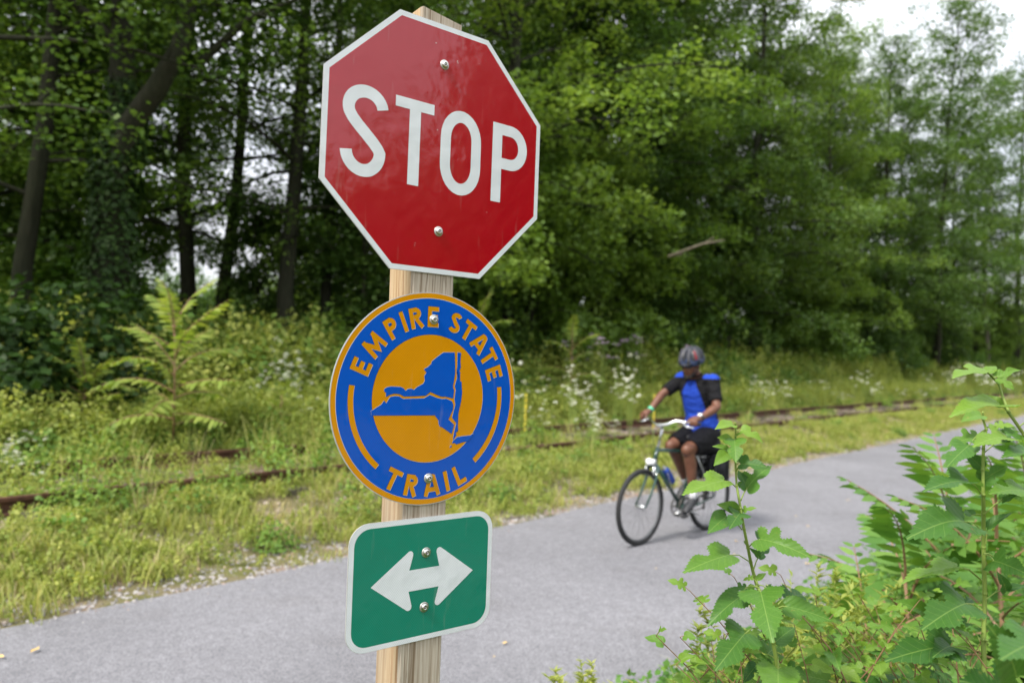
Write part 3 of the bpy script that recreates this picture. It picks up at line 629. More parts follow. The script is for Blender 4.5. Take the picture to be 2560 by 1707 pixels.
# ------------------------------------------------------------------ railway track
tr = empty('railway_track', 'disused rusty railway track half buried in weeds beyond the trail', 'railway track', (0, 0, 0))
prof = [(-.06, 0), (.06, 0), (.06, .012), (.012, .03), (.010, .10), (.034, .112), (.034, .145), (-.034, .145), (-.034, .112), (-.010, .10), (-.012, .03), (-.06, .012)]
def rail(n0, ztop):
    sv = np.concatenate([np.arange(-16, 60, 1.5), np.arange(60, 140, 6)]); v = []; f = []
    for s_ in sv:
        bend = -.00006 * max(0, s_ - 8) ** 2; zz = ztop - .145 + .01 * math.sin(s_ * .7)
        for (a, h) in prof:
            p = sn(s_, n0 + a + bend); v.append((p[0], p[1], zz + h))
    k = len(prof)
    for i in range(len(sv) - 1):
        for j in range(k): f.append((i * k + j, i * k + (j + 1) % k, (i + 1) * k + (j + 1) % k, (i + 1) * k + j))
    return mesh('rail', v, f, M['rust'])
ob('rail', rail(6.98, .38), tr); ob('rail', rail(8.55, .40), tr)
tb = MB(); tb.box((0, 0, 0), (.22, 2.5, .16)); bmt = tb.mesh('sleeper', M['tie'], False)
for i in range(70):
    p = sn(-12 + i * .72, 7.76); o = ob('sleeper', bmt, tr, (p[0], p[1], .185)); o.rotation_euler = (0, 0, math.atan2(TD[1], TD[0]) + random.gauss(0, .02))

# ------------------------------------------------------------------ pinnate (sumac) plants
def frond_mesh(r, L, nl, ll, mt_, bend=.5, lw=.115):
    v = []; f = []; tint = []; sv = MB()
    def cp(t): return np.array([0, L * (t - .12 * bend * t * t), L * bend * (.55 * t - .75 * t * t)])
    T = np.linspace(0, 1, nl)
    for i, t in enumerate(T):
        t0 = .10 + .90 * t; c = cp(t0); tg = cp(min(1, t0 + .02)) - cp(t0 - .02); tg /= np.linalg.norm(tg)
        l_ = ll * (math.sin(PI * min(.97, .18 + t * .74)) ** .7) * r.uniform(.85, 1.1)
        for sd_ in (-1, 1):
            d = np.array([sd_, .38 + .3 * t, -.30 + r.normal(0, .22)]); d = d[0] * np.array([1, 0, 0]) + d[1] * tg + d[2] * np.array([0, 0, 1]); d /= np.linalg.norm(d)
            wv = np.cross(d, [0, 0, 1]); wv /= np.linalg.norm(wv); hw = l_ * lw * r.uniform(.85, 1.15); k = len(v)
            for p in (c, c + d * l_ * .3 + wv * hw, c + d * l_ * .3 - wv * hw, c + d * l_ * .7 + wv * hw * .8 - [0, 0, l_ * .05], c + d * l_ * .7 - wv * hw * .8 - [0, 0, l_ * .05], c + d * l_ - [0, 0, l_ * .14]): v.append(tuple(p))
            f += [(k, k + 1, k + 2), (k + 1, k + 3, k + 4, k + 2), (k + 3, k + 5, k + 4)]; tint += [r.random()] * 3
    sv.tube([cp(t) for t in np.linspace(0, 1, 7)], np.linspace(.006, .0015, 7) * (L / .5), 4, cap=False)
    nf = len(f); nv = len(v); v += sv.v; f += [tuple(i + nv for i in q) for q in sv.f]
    me = mesh('frond', v, f, [mt_, M['red_stem']]); me.polygons.foreach_set('material_index', [0] * nf + [1] * (len(f) - nf))
    a = me.attributes.new('tint', 'FLOAT', 'FACE'); a.data.foreach_set('value', tint + [0] * (len(f) - nf)); return me
r = R_(61)
FR = [frond_mesh(r, .55, 12, .125, M['sumac_leaf'], b, .15) for b in (.25, .5, .8)]
FRN = [frond_mesh(r, .50, 12, .125, M['near_sumac'], b, .165) for b in (.3, .55, .85)]
def sumac(loc, h, nf, sc, label, fr, seed, lean=(0, 0), top=.35, group='sumac plants with feathery leaves'):
    r = R_(seed); t = empty('sumac_plant', label, 'plant', (loc[0], loc[1], gzw(loc[0], loc[1])), 0, group)
    st_ = MB(); P = np.array([[0, 0, -.05], [lean[0] * .3, lean[1] * .3, h * .5], [lean[0], lean[1], h]]); st_.tube(P, [.014, .011, .006], 6); st_.build('stem', M['red_stem'], t)
    for i in range(nf):
        q = top + (1 - top) * (i + .5) / nf; az = i * 2.4 + r.normal(0, .25); p = [np.interp(q * h, P[:, 2], P[:, a]) for a in (0, 1)] + [q * h]
        o = ob('frond', fr[int(r.integers(0, 3))], t, p); el = -.05 + 1.2 * ((q - top) / (1 - top)) ** 1.5 + r.normal(0, .1)
        o.rotation_euler = Matrix.Rotation(az, 3, 'Z').to_4x4().to_3x3().__matmul__(Matrix.Rotation(el, 3, 'X')).to_euler(); k = sc * (1.15 - .4 * q) * r.uniform(.85, 1.15); o.scale = (k, k, k)
    return t
p = unproj(432, 1143, 9.0)[:2]; sumac(p, 1.7, 20, 1.75, 'tall sumac with feathery fronds standing left of the signs', FR, 62, (-.05, 0), top=.22)
p = unproj(205, 1130, 9.3)[:2]; sumac(p, 1.0, 18, 1.4, 'smaller sumac left of the tall one', FR, 63)
p = unproj(45, 1100, 11.0)[:2]; sumac(p, 1.1, 10, 1.1, 'sumac at the left edge near the orange flowers', FR, 64)
p = unproj(1195, 1000, 14.5)[:2]; sumac(p, 2.3, 11, 1.5, 'sumac rising just right of the post between the upper signs', FR, 65)
p = unproj(1425, 1000, 15.5)[:2]; sumac(p, 1.9, 10, 1.5, 'sumac standing between the round sign and the cyclist', FR, 66)
p = unproj(700, 1080, 10.2)[:2]; sumac(p, .75, 8, .8, 'low sumac sprout just left of the round sign', FR, 67)
# near side sumac, right
for k, (px, dp, h, sc, lb) in enumerate([(2420, 3.1, 1.05, 1.35, 'sumac with long green fronds hanging over the trail edge behind the right mulberry sapling'), (2310, 2.8, .88, 1.3, 'low sumac spreading over the trail edge left of the right mulberry sapling'),
                             (2540, 2.6, 1.1, 1.2, 'sumac at the right edge behind the mulberry leaves'), (2230, 2.5, .70, 1.15, 'low sumac behind the tangled mulberry shoots'), (2600, 3.6, 1.15, 1.1, 'farthest sumac on the near verge at the right edge')]):
    q = unproj(px, 1400, dp)[:2]; sumac(q, h, 15, sc, lb, FRN, 70 + k, (-.06, .02), top=.25, group='sumac plants on the near verge')

# ------------------------------------------------------------------ wild flowers
def umbel(r, R, mt_, n=46):
    a = r.random(n) * 2 * PI; q = np.sqrt(r.random(n)) * R; cen = np.stack([q * np.cos(a), q * np.sin(a), .25 * R - .5 * q * q / R + r.normal(0, .002, n)], 1)
    nor = np.array([0, 0, 1.0]) + r.normal(0, .3, (n, 3)); me = batch_mesh('flower_head', cen, nor, a, R * .30 * r.uniform(.7, 1.2, n), mt_, aspect=.8); return me
UM = [umbel(r, .046, M['white_petal'], 60), umbel(r, .036, M['white_petal'], 50)]; UL = [umbel(r, .05, M['lilac_petal'])]; UO = [umbel(r, .03, M['orange_petal'])]
def flower_proto(seed, h, heads, um, name, label, cat):
    r = R_(seed); t = empty(name, label, cat); st_ = MB(); tops = []
    for i in range(heads):
        az = i * 2.4 + r.random(); hh = h * r.uniform(.75, 1.05); q = .10 * (i > 0) + .05 * r.random(); tp = (q * math.cos(az), q * math.sin(az), hh); tops.append(tp)
        st_.tube([(0, 0, h * .35 * (i > 0)), (tp[0] * .5, tp[1] * .5, hh * .7), tp], [.003, .0025, .0015], 4, cap=False)
    cen = []; 
    st_.build('stem', M['green_stem'], t)
    for i, tp in enumerate(tops):
        o = ob('flower_head', um[i % len(um)], t, tp); o.rotation_euler = (r.normal(0, .25), r.normal(0, .25), r.random() * 6)
    return t
protos = [flower_proto(80 + i, .8, 4 + i, UM, 'wild_carrot', 'x', 'flower') for i in range(3)]
lil = flower_proto(90, 1.5, 7, UL, 'lilac_flower', 'x', 'flower'); ora = flower_proto(91, .75, 3, UO, 'orange_flower', 'x', 'flower')
used = set()
def place_flower(pr, xy, sc, label, group, hz=1.0):
    if id(pr) not in used: used.add(id(pr)); t = pr; t['label'] = label; t['group'] = group
    else: t = copy_thing(pr, label, group)
    t.location = (xy[0], xy[1], gzw(*xy)); t.rotation_euler = (0, 0, random.random() * 6.28); t.scale = (sc, sc, sc * hz)
r = R_(82)
patches = [((40, 1165), (60, 85), 7.2, 1.0, 12, 'white wild carrot flower in the patch at the left edge of the meadow', .62),
           ((20, 1075), (50, 40), 9.5, 1.6, 8, 'white wild carrot flower behind the weeds at the left edge', .85),
           ((735, 930), (90, 70), 12.0, 1.2, 20, 'white wild carrot flower in the patch left of the round sign', 1.1),
           ((1385, 965), (230, 85), 12.5, 2.0, 34, 'white wild carrot flower in the dense patch between the round sign and the cyclist', 1.0),
           ((1480, 1040), (60, 50), 10.6, .6, 8, 'white wild carrot flower close behind the handlebar', .8),
           ((1900, 960), (90, 30), 20.0, 2.0, 10, 'white wild carrot flower in the meadow right of the cyclist', 1.1),
           ((2140, 960), (110, 30), 24.0, 3.0, 14, 'white wild carrot flower in the meadow above the right hand rails', 1.3),
           ((2440, 930), (120, 25), 30.0, 5.0, 26, 'white wild carrot flower in the pale far patch at the right', 1.5)]
for (c, sp, dp, dd, cnt, lb, sc) in patches:
    for i in range(cnt):
        px = c[0] + r.normal(0, sp[0] * .55); D = dp + r.normal(0, dd * .5); py = c[1] + r.normal(0, sp[1] * .5); p = unproj(px, py, D)
        n_ = TN @ p[:2]
        if n_ < 5.3: continue
        g_ = gzw(p[0], p[1]); hh = max(.35, p[2] - g_)
        place_flower(protos[i % 3], p[:2], sc * .95, lb, lb.replace('flower ', 'flowers ').replace('white wild', 'wild'), hz=hh / (.8 * sc * .95))
for i in range(9):
    p = unproj(1560 + r.normal(0, 80), 850 + r.normal(0, 14), 17 + r.normal(0, 1)); place_flower(lil, p[:2], 1.0, 'lilac flower cluster at the foot of the wood left of the helmet', 'lilac flowers near the helmet', hz=max(.4, (p[2] - gzw(p[0], p[1])) / 1.5))
for i in range(4):
    p = unproj([8, 58, 30, 75][i], [1003, 1000, 1012, 985][i], 10.5); place_flower(ora, p[:2], 1.1, 'orange flower low at the left edge of the meadow', 'orange flowers at the left edge', hz=.8)
def mullein(px, py, dp, top, label):
    p = unproj(px, py, dp); g_ = gzw(p[0], p[1]); t = empty('mullein', label, 'plant', (p[0], p[1], g_), 0, 'yellow flower spikes'); h = unproj(px, top, dp)[2] - g_
    s_ = MB(); s_.tube([(0, 0, 0), (0, .01, h)], [.008, .004], 5); s_.build('stem', M['green_stem'], t); n = 120; r = R_(int(px)); z = r.uniform(h * .55, h, n); a = r.random(n) * 6.283
    ob('flower_spike', batch_mesh('flower_spike', np.stack([.012 * np.cos(a), .012 * np.sin(a), z], 1), np.stack([np.cos(a), np.sin(a), np.full(n, .4)], 1), a, .020 * r.uniform(.6, 1.2, n), M['yellow_petal']), t)
mullein(1312, 1080, 9.2, 985, 'yellow flower spike right of the round sign'); mullein(1634, 1060, 10.5, 985, 'yellow flower spike behind the rider arm'); mullein(905, 1060, 11, 960, 'yellow flower spike hidden behind the round sign')

# ------------------------------------------------------------------ signpost and signs
SRM = np.array([[0.800683, 0.036687, 0.597964], [0.046414, -0.998922, -0.000862], [0.597288, 0.028444, -0.801522]])
ST = np.array([-0.129142, -0.350808, 1.328146])
def sign_matrix(x=0, y=0, z=0, rz=0.0):
    A = RCW @ SRM; o = RCW @ (ST + SRM @ np.array([x, y, z])) + np.array([0, 0, CAM_H]); mm = Matrix.Identity(4)
    for i in range(3):
        for j in range(3): mm[i][j] = A[i][j]
        mm[i][3] = o[i]
    return mm @ Matrix.Rotation(rz, 4, 'Z')
def sheeting(name, col, line, cell=.0034, rough=.16, wob=1.0, lw=.11, amt=.5, spec=.55):
    mt = mat(name, col, .3, .12); g = G(mt); c = g.coord('Object'); sp = g.n('ShaderNodeSeparateXYZ'); g.l(c, sp.inputs[0])
    warp = g.math('MULTIPLY', g.math('SINE', g.math('MULTIPLY', sp.outputs['Y'], 2 * PI / (cell * 1.45))), cell * .07)
    lines = []
    for sg in (1, -1):
        a = g.math('ADD', g.math('MULTIPLY', sp.outputs['X'], 1 / cell), g.math('MULTIPLY', sp.outputs['Y'], sg * .69 / cell))
        fr = g.math('ABSOLUTE', g.math('SUBTRACT', g.math('FRACT', g.math('ADD', a, g.math('MULTIPLY', warp, 1 / cell))), .5))
        lines.append(g.math('LESS_THAN', fr, lw))
    ln = g.math('MAXIMUM', lines[0], lines[1])
    big = g.noise(c, 9, 4); dirt = g.noise(g.mapping(c, (60, 7, 1)), 1, 4)
    base = g.mix(g.math('MULTIPLY', ln, amt), col, line)
    base = g.mix(g.math('MULTIPLY', g.math('SUBTRACT', big, .5), .5, clamp=True), base, tuple(x * .75 for x in col))
    dm = g.math('MULTIPLY', g.math('SUBTRACT', dirt, .62), 1.1, clamp=True)
    g.l(g.mix(dm, base, (.35, .33, .30)), g.b.inputs['Base Color'])
    g.b.inputs['Coat Weight'].default_value = 1.0; g.b.inputs['Coat Roughness'].default_value = .045; g.b.inputs['Coat IOR'].default_value = 1.6 if 'red' in name else 1.42
    wv = g.noise(g.mapping(c, (1, 1, 1)), 26, 2, .4); w2 = g.noise(c, 300, 2, .5)
    nb = g.bump(g.math('ADD', g.math('MULTIPLY', wv, 1.0), g.math('MULTIPLY', w2, .03)), .22 * wob, .006)
    nb2 = g.bump(ln, .10, .0003, nb)
    g.l(nb2, g.b.inputs['Coat Normal']); g.l(nb2, g.b.inputs['Normal']); return mt
M['s_red'] = sheeting('red_sheeting', (.36, .0, .008), (.22, .0, .003), amt=.5, wob=.7)
M['s_white'] = sheeting('white_sheeting', (.55, .585, .62), (.74, .78, .81), amt=.8, lw=.13)
M['s_blue'] = sheeting('blue_sheeting', (.0, .062, .40), (.0, .12, .60), amt=.7, wob=.5)
M['s_yellow'] = sheeting('yellow_sheeting', (.50, .20, .0), (.70, .32, .004), amt=.7, wob=.5)
M['s_green'] = sheeting('green_sheeting', (.0, .155, .100), (.005, .26, .18), amt=.7, wob=.5)
M['s_dark'] = mat('print_overlap_dark', (.01, .04, .035), .3)
M['s_pale'] = mat('print_gap_white', (.55, .57, .55), .3)
M['alu'] = mat('aluminium', (.5, .5, .49), .42, .5, .35)
M['bolt'] = mat('bolt_steel', (.60, .59, .57), .22, .5, 1.0)
M['washer'] = mat('washer_steel', (.50, .50, .47), .42, .5, .9)
M['socket'] = mat('socket_dark', (.06, .06, .06), .5, .5, .6)

def flat(name, poly, z, mt, parent, rings=None):
    """printed shape: ngon (or ring between two loops) lying at height z on the panel"""
    if rings is None: v = [(x, y, z) for x, y in poly]; f = [tuple(range(len(v)))]
    else:
        n = len(poly); v = [(x, y, z) for x, y in poly] + [(x, y, z) for x, y in rings]; f = [(i, (i + 1) % n, n + (i + 1) % n, n + i) for i in range(n)]
    me = mesh(name, v, f, mt)
    if len(me.polygons) and me.polygons[0].normal.z < 0: me.flip_normals()
    return ob(name, me, parent)
def plate(name, poly, th, mt, parent):
    n = len(poly); bm = bmesh.new(); a = [bm.verts.new((x, y, 0)) for x, y in poly]; f = bm.faces.new(a)
    if f.normal.z < 0: f.normal_flip()
    bm.normal_update()
    if f.normal.z < 0: bmesh.ops.reverse_faces(bm, faces=[f])
    ex = bmesh.ops.extrude_face_region(bm, geom=[f]); vv = [e for e in ex['geom'] if isinstance(e, bmesh.types.BMVert)]
    bmesh.ops.translate(bm, verts=vv, vec=(0, 0, -th)); bmesh.ops.recalc_face_normals(bm, faces=bm.faces)
    me = bpy.data.meshes.new(name); bm.to_mesh(me); bm.free(); me.materials.append(mt); return ob(name, me, parent)
def stroke(pts, w, closed=False):
    """polyline of constant width -> (outline quads as vertex lists)"""
    pts = np.array(pts, float); n = len(pts); L = []; Rr = []
    for i in range(n):
        if closed: a, b = pts[(i - 1) % n], pts[(i + 1) % n]; d1 = pts[i] - a; d2 = b - pts[i]
        else: d1 = pts[i] - pts[max(i - 1, 0)]; d2 = pts[min(i + 1, n - 1)] - pts[i]
        if np.linalg.norm(d1) < 1e-9: d1 = d2
        if np.linalg.norm(d2) < 1e-9: d2 = d1
        d1 /= np.linalg.norm(d1); d2 /= np.linalg.norm(d2); n1 = np.array([-d1[1], d1[0]]); n2 = np.array([-d2[1], d2[0]]); m_ = n1 + n2; m_ /= np.linalg.norm(m_) + 1e-9
        k = w / 2 / max(.45, m_ @ n1); L.append(pts[i] + m_ * k); Rr.append(pts[i] - m_ * k)
    v = [tuple(p) for p in L] + [tuple(p) for p in Rr]; rg = range(n if closed else n - 1)
    return v, [(i, n + i, n + (i + 1) % n, (i + 1) % n) for i in rg]
def arc(cx, cy, rx, ry, a0, a1, k=10): return [(cx + rx * math.cos(math.radians(a)), cy + ry * math.sin(math.radians(a))) for a in np.linspace(a0, a1, k)]
# each glyph: list of (points, closed), on a cap height of 1 and with the stroke width w
def glyph(ch, w=.22):
    h = w / 2
    if ch == 'E': return .60, [([(h, 0), (h, 1)], 0), ([(w, 1 - h), (.60, 1 - h)], 0), ([(w, .5), (.54, .5)], 0), ([(w, h), (.60, h)], 0)]
    if ch == 'M': return .92, [([(.07, 0), (.15, .98 - .0)], 0), ([(.85 - .08, .98), (.85, 0)], 0), ([(.14, 1 - .13), (.46, .22), (.78, 1 - .13)], 0)]
    if ch == 'P': return .64, [([(h, 0), (h, 1)], 0), ([(w, 1 - h), (.34, 1 - h)] + arc(.34, .70, .19, .19, 90, -90, 9) + [(w, .51 - .0)], 0)]
    if ch == 'R': return .68, [([(h, 0), (h, 1)], 0), ([(w, 1 - h), (.34, 1 - h)] + arc(.34, .72, .18, .17, 90, -90, 9) + [(w, .55)], 0), ([(.33, .46), (.60, 0)], 0)]
    if ch == 'I': return w, [([(h, 0), (h, 1)], 0)]
    if ch == 'S': return .62, [(arc(.33, .725, .20, .175, 35, 185, 10) + arc(.30, .27, .215, .175, 70, -145, 14)[0:], 0)]
    if ch == 'T': return .68, [([(.34, 0), (.34, 1 - w)], 0), ([(0, 1 - h), (.68, 1 - h)], 0)]
    if ch == 'A': return .84, [([(.10, 0), (.36, 1 - .02)], 0), ([(.74, 0), (.48, 1 - .02)], 0), ([(.25, .30), (.60, .30)], 0), ([(.33, .93), (.51, .93)], 0)]
    if ch == 'L': return .56, [([(h, 0), (h, 1)], 0), ([(w, h), (.56, h)], 0)]
def letter(ch, M2, cap, w, z, mt, parent, width=None, misprint=True):  # off-register print leaves dark and pale slivers along the strokes
    wd, st_ = glyph(ch, w)
    for (nm, dx, dy, dz, mm) in ([('dark_edge', -.0006, .0006, -.00024, M['s_dark']), ('pale_edge', .0006, -.0006, -.00012, M['s_pale'])] if misprint else []) + [('letter', 0, 0, 0, mt)]:
        vv = []; ff = []; q = 0
        for pts, cl in st_:
            sx = (width / (wd * cap)) if width else 1.0
            v, f = stroke([((x - wd / 2) * cap * sx, (y - .5) * cap) for x, y in pts], w * cap, bool(cl))
            zz = z + dz + .00002 * q; q += 1
            b = len(vv); vv += [(*(M2 @ Vector((x, y, 0))).to_2d(), zz) for x, y in v]; ff += [tuple(b + i for i in g_) for g_ in f]
        vv = [(x + dx, y + dy, z_) for x, y, z_ in vv]; me = mesh(nm, vv, ff, mm)
        for p_ in me.polygons:
            if p_.normal.z < 0: me.flip_normals(); break
        if nm == 'letter': L = ob('letter', me, parent)
        else: ob(nm, me, parent)
    return L
def bolt(x, y, parent, tilt=0.0):
    w = MB(); seg = 24
    def lathe(prof, mi):
        v = []; f = []
        for (r_, z_) in prof:
            for k in range(seg): v.append((x + r_ * math.cos(2 * PI * k / seg), y + r_ * math.sin(2 * PI * k / seg), z_))
        for i in range(len(prof) - 1):
            for k in range(seg): f.append((i * seg + k, i * seg + (k + 1) % seg, (i + 1) * seg + (k + 1) % seg, (i + 1) * seg + k))
        f.append(tuple((len(prof) - 1) * seg + k for k in range(seg))); w.add(v, f, mi)
    lathe([(.0090, .0003), (.0092, .0012), (.0086, .0018), (.0052, .0019)], 1)
    lathe([(.0064, .0018), (.0066, .0026), (.0062, .0038), (.0050, .0050), (.0034, .0056), (.0030, .0056), (.0029, .0040)], 0)
    lathe([(.0028, .0041), (.0028, .00412)], 2); lathe([(.0010, .0040), (.0010, .0056), (.0006, .0059)], 0)
    for k in range(6):
        a = k * PI / 3 + .3; w.box((x + .0027 * math.cos(a), y + .0027 * math.sin(a), .0048), (.0009, .0009, .0012), mi=0)
    o = w.build('bolt', [M['bolt'], M['washer'], M['socket']], parent); return o
def rrect(hx, hy, r, k=8): 
    return [p for (cx, cy_, a) in ((hx - r, hy - r, 0), (-hx + r, hy - r, 90), (-hx + r, -hy + r, 180), (hx - r, -hy + r, 270)) for p in arc(cx, cy_, r, r, a, a + 90, k)]

# wooden post
mt = mat('post_front', rough=.85, spec=.2)
def wood(name, ca, cb, cc, sc, dark=.5):
    mt = mat(name, rough=.82, spec=.2); g = G(mt); c = g.coord('Object')
    wob = g.noise(g.mapping(c, (3, 3, 1.2)), 1, 3, out='Color'); off = g.n('ShaderNodeVectorMath', operation='SCALE'); g.l(wob, off.inputs[0]); off.inputs['Scale'].default_value = .035
    ad = g.n('ShaderNodeVectorMath', operation='ADD'); g.l(c, ad.inputs[0]); g.l(off.outputs[0], ad.inputs[1])
    n1 = g.noise(g.mapping(ad.outputs[0], (sc, sc, sc * .016)), 1, 5, .70); n2 = g.noise(g.mapping(c, (420, 420, 9)), 1, 3, .6); n3 = g.noise(g.mapping(c, (8, 8, 2)), 1, 4)
    base = g.ramp(n1, [(.36, ca), (.46, cb), (.54, cc), (.58, ca), (.62, cb)]); base = g.mix(g.math('MULTIPLY', n2, .35), base, tuple(x * .45 for x in ca))
    base = g.mix(g.math('MULTIPLY', g.math('SUBTRACT', n3, .45), 1.6, clamp=True), base, (.26, .235, .20))
    cr_ = g.noise(g.mapping(c, (90, 90, .9)), 1, 2, .4); crk = g.math('GREATER_THAN', cr_, .735)
    base = g.mix(g.math('MULTIPLY', crk, .8), base, (.035, .025, .018))
    g.l(base, g.b.inputs['Base Color']); g.l(g.bump(g.math('ADD', g.math('ADD', g.math('MULTIPLY', n1, .7), g.math('MULTIPLY', n2, .5)), g.math('MULTIPLY', crk, -2.0)), .7, .0016), g.b.inputs['Normal']); return mt
M['post_f'] = wood('post_weathered_face', (.20, .145, .095), (.44, .375, .30), (.56, .50, .42), 75)
M['post_s'] = wood('post_fresh_face', (.28, .155, .07), (.47, .33, .19), (.56, .43, .28), 62)
M['post_t'] = wood('post_end_grain', (.16, .13, .10), (.30, .26, .21), (.38, .33, .28), 60)
pA = sign_matrix(-.0030, -.35, -.0470, 0.0068)
g0 = pA.to_translation(); post = ob('wooden_post', None) if False else None
bot = -(g0.z + .35) - 0.0
bm = bmesh.new(); hw = .0444; top = .6005
zs_ = [bot] + list(np.linspace(bot + .3, top, 14)); rings = []
r = R_(101)
for j, z_ in enumerate(zs_):
    cut = .004; tw = r.normal(0, .0003, 2); pts = [(-hw + cut, hw), (hw - cut, hw), (hw, hw - cut), (hw, -hw + cut), (hw - cut, -hw), (-hw + cut, -hw), (-hw, -hw + cut), (-hw, hw - cut)]
    dz = lambda x, y: (0.0 if j < len(zs_) - 1 else (-.010 * (x + hw) / (2 * hw) + .002 * math.sin(x * 300)))
    rings.append([bm.verts.new((x + tw[0], z_ + dz(x, y), y + tw[1])) for x, y in pts])
for a, b in zip(rings[:-1], rings[1:]):
    for k in range(8):
        f = bm.faces.new((a[k], a[(k + 1) % 8], b[(k + 1) % 8], b[k])); f.material_index = 0 if k in (0, 4, 1, 7) else 1
bm.faces.new(rings[-1]).material_index = 2; bm.faces.new(rings[0][::-1]).material_index = 2
bmesh.ops.recalc_face_normals(bm, faces=bm.faces)
me = bpy.data.meshes.new('wooden_post'); bm.to_mesh(me); bm.free()
# object space: z along the post so the grain runs lengthwise
me.transform(Matrix.Rotation(PI / 2, 4, 'X'))
for mm_ in ('post_f', 'post_s', 'post_t'): me.materials.append(M[mm_])
post = ob('wooden_post', me); post.matrix_world = pA @ Matrix.Rotation(-PI / 2, 4, 'X')
tag(post, 'weathered square wooden post carrying the three signs', 'post')

# stop sign
sg = empty('stop_sign', 'red octagonal stop sign with white letters at the top of the post', 'sign', mat=sign_matrix())
def octo(f2, cr_=0.0):
    a = f2; b = a * math.tan(PI / 8); return [(b, a), (-b, a), (-a, b), (-a, -b), (-b, -a), (b, -a), (a, -b), (a, b)]
plate('panel', octo(.2286), .0022, M['alu'], sg)
flat('border', octo(.2280), .0002, M['s_white'], sg, rings=octo(.2190))
flat('red_field', octo(.2190), .0002, M['s_red'], sg)
w = .0216
def sletter(strokes):
    vv = []; ff = []
    for q, (pts, cl, ww) in enumerate(strokes):
        v, f = stroke(pts, ww, cl); b = len(vv); vv += [(x, y, .00045 + .00003 * q) for x, y in v]; ff += [tuple(b + i for i in g_) for g_ in f]
    me = mesh('letter', vv, ff, M['s_white'])
    for p_ in me.polygons:
        if p_.normal.z < 0: p_.flip()
    return ob('letter', me, sg)
sletter([(arc(-.1510, .0385, .0318, .0292, 8, 90, 8) + arc(-.1510, .0385, .0318, .0292, 96, 200, 10) + [(-.1745, .0190), (-.1640, .0085), (-.1475, -.0060), (-.1345, -.0180), (-.1262, -.0270)] + arc(-.1530, -.0345, .0305, .0332, 2, -60, 7) + arc(-.1530, -.0345, .0318, .0332, -66, -176, 12), False, w)])
sletter([([(-.0562, -.0762), (-.0562, .0578)], False, .0226), ([(-.0958, .0670), (-.0178, .0670)], False, .0190)])
sletter([(arc(.0420, .0250, .0335, .0435, 0, 180, 16) + arc(.0420, -.0235, .0335, .0435, 180, 360, 16), True, w)])
sletter([([(.1240, -.0762), (.1240, .0768)], False, .0226), ([(.1353, .0660), (.1560, .0660)] + arc(.1560, .0330, .0295, .0330, 84, -84, 14) + [(.1560, .0), (.1353, .0)], False, .0214)])
bolt(-.0005, .1554, sg); bolt(.0006, -.1510, sg)
w_ = MB()
for (x, y) in [(.026, .168), (.027, .170), (.028, .1665), (-.0465, -.178), (-.047, -.1825), (.075, .178), (-.075, .062), (-.010, .033), (.105, -.10), (-.02, .19)]:
    s_ = random.uniform(.0006, .0014); w_.add([(x - s_, y, .0006), (x, y - s_ * .6, .0006), (x + s_, y + s_ * .2, .0006), (x, y + s_, .0006)], [(0, 1, 2, 3)])
w_.build('paint_chip', M['s_pale'], sg, smooth=False)

# round trail sign
cs = empty('round_trail_sign', 'round blue and yellow trail sign with a state map, below the stop sign', 'sign', mat=sign_matrix(-.0030, -.4540, 0))
C72 = lambda r_, k=96: [(r_ * math.cos(2 * PI * i / k), r_ * math.sin(2 * PI * i / k)) for i in range(k)]
plate('panel', C72(.1912), .0022, M['alu'], cs)
flat('yellow_ring', C72(.1896), .0002, M['s_yellow'], cs, rings=C72(.1808))
flat('blue_field', C72(.1810), .00018, M['s_blue'], cs)
flat('pale_edge', [(x - .0003, y + .0003) for x, y in C72(.1806)], .00024, M['s_pale'], cs, rings=[(x, y) for x, y in C72(.1801)])
flat('dark_edge', [(x + .0004, y - .0004) for x, y in C72(.1149)], .0004, M['s_pale'], cs)
flat('dark_edge', [(x - .0004, y + .0004) for x, y in C72(.1149)], .00046, M['s_dark'], cs)
flat('yellow_disc', C72(.1147), .00056, M['s_yellow'], cs)
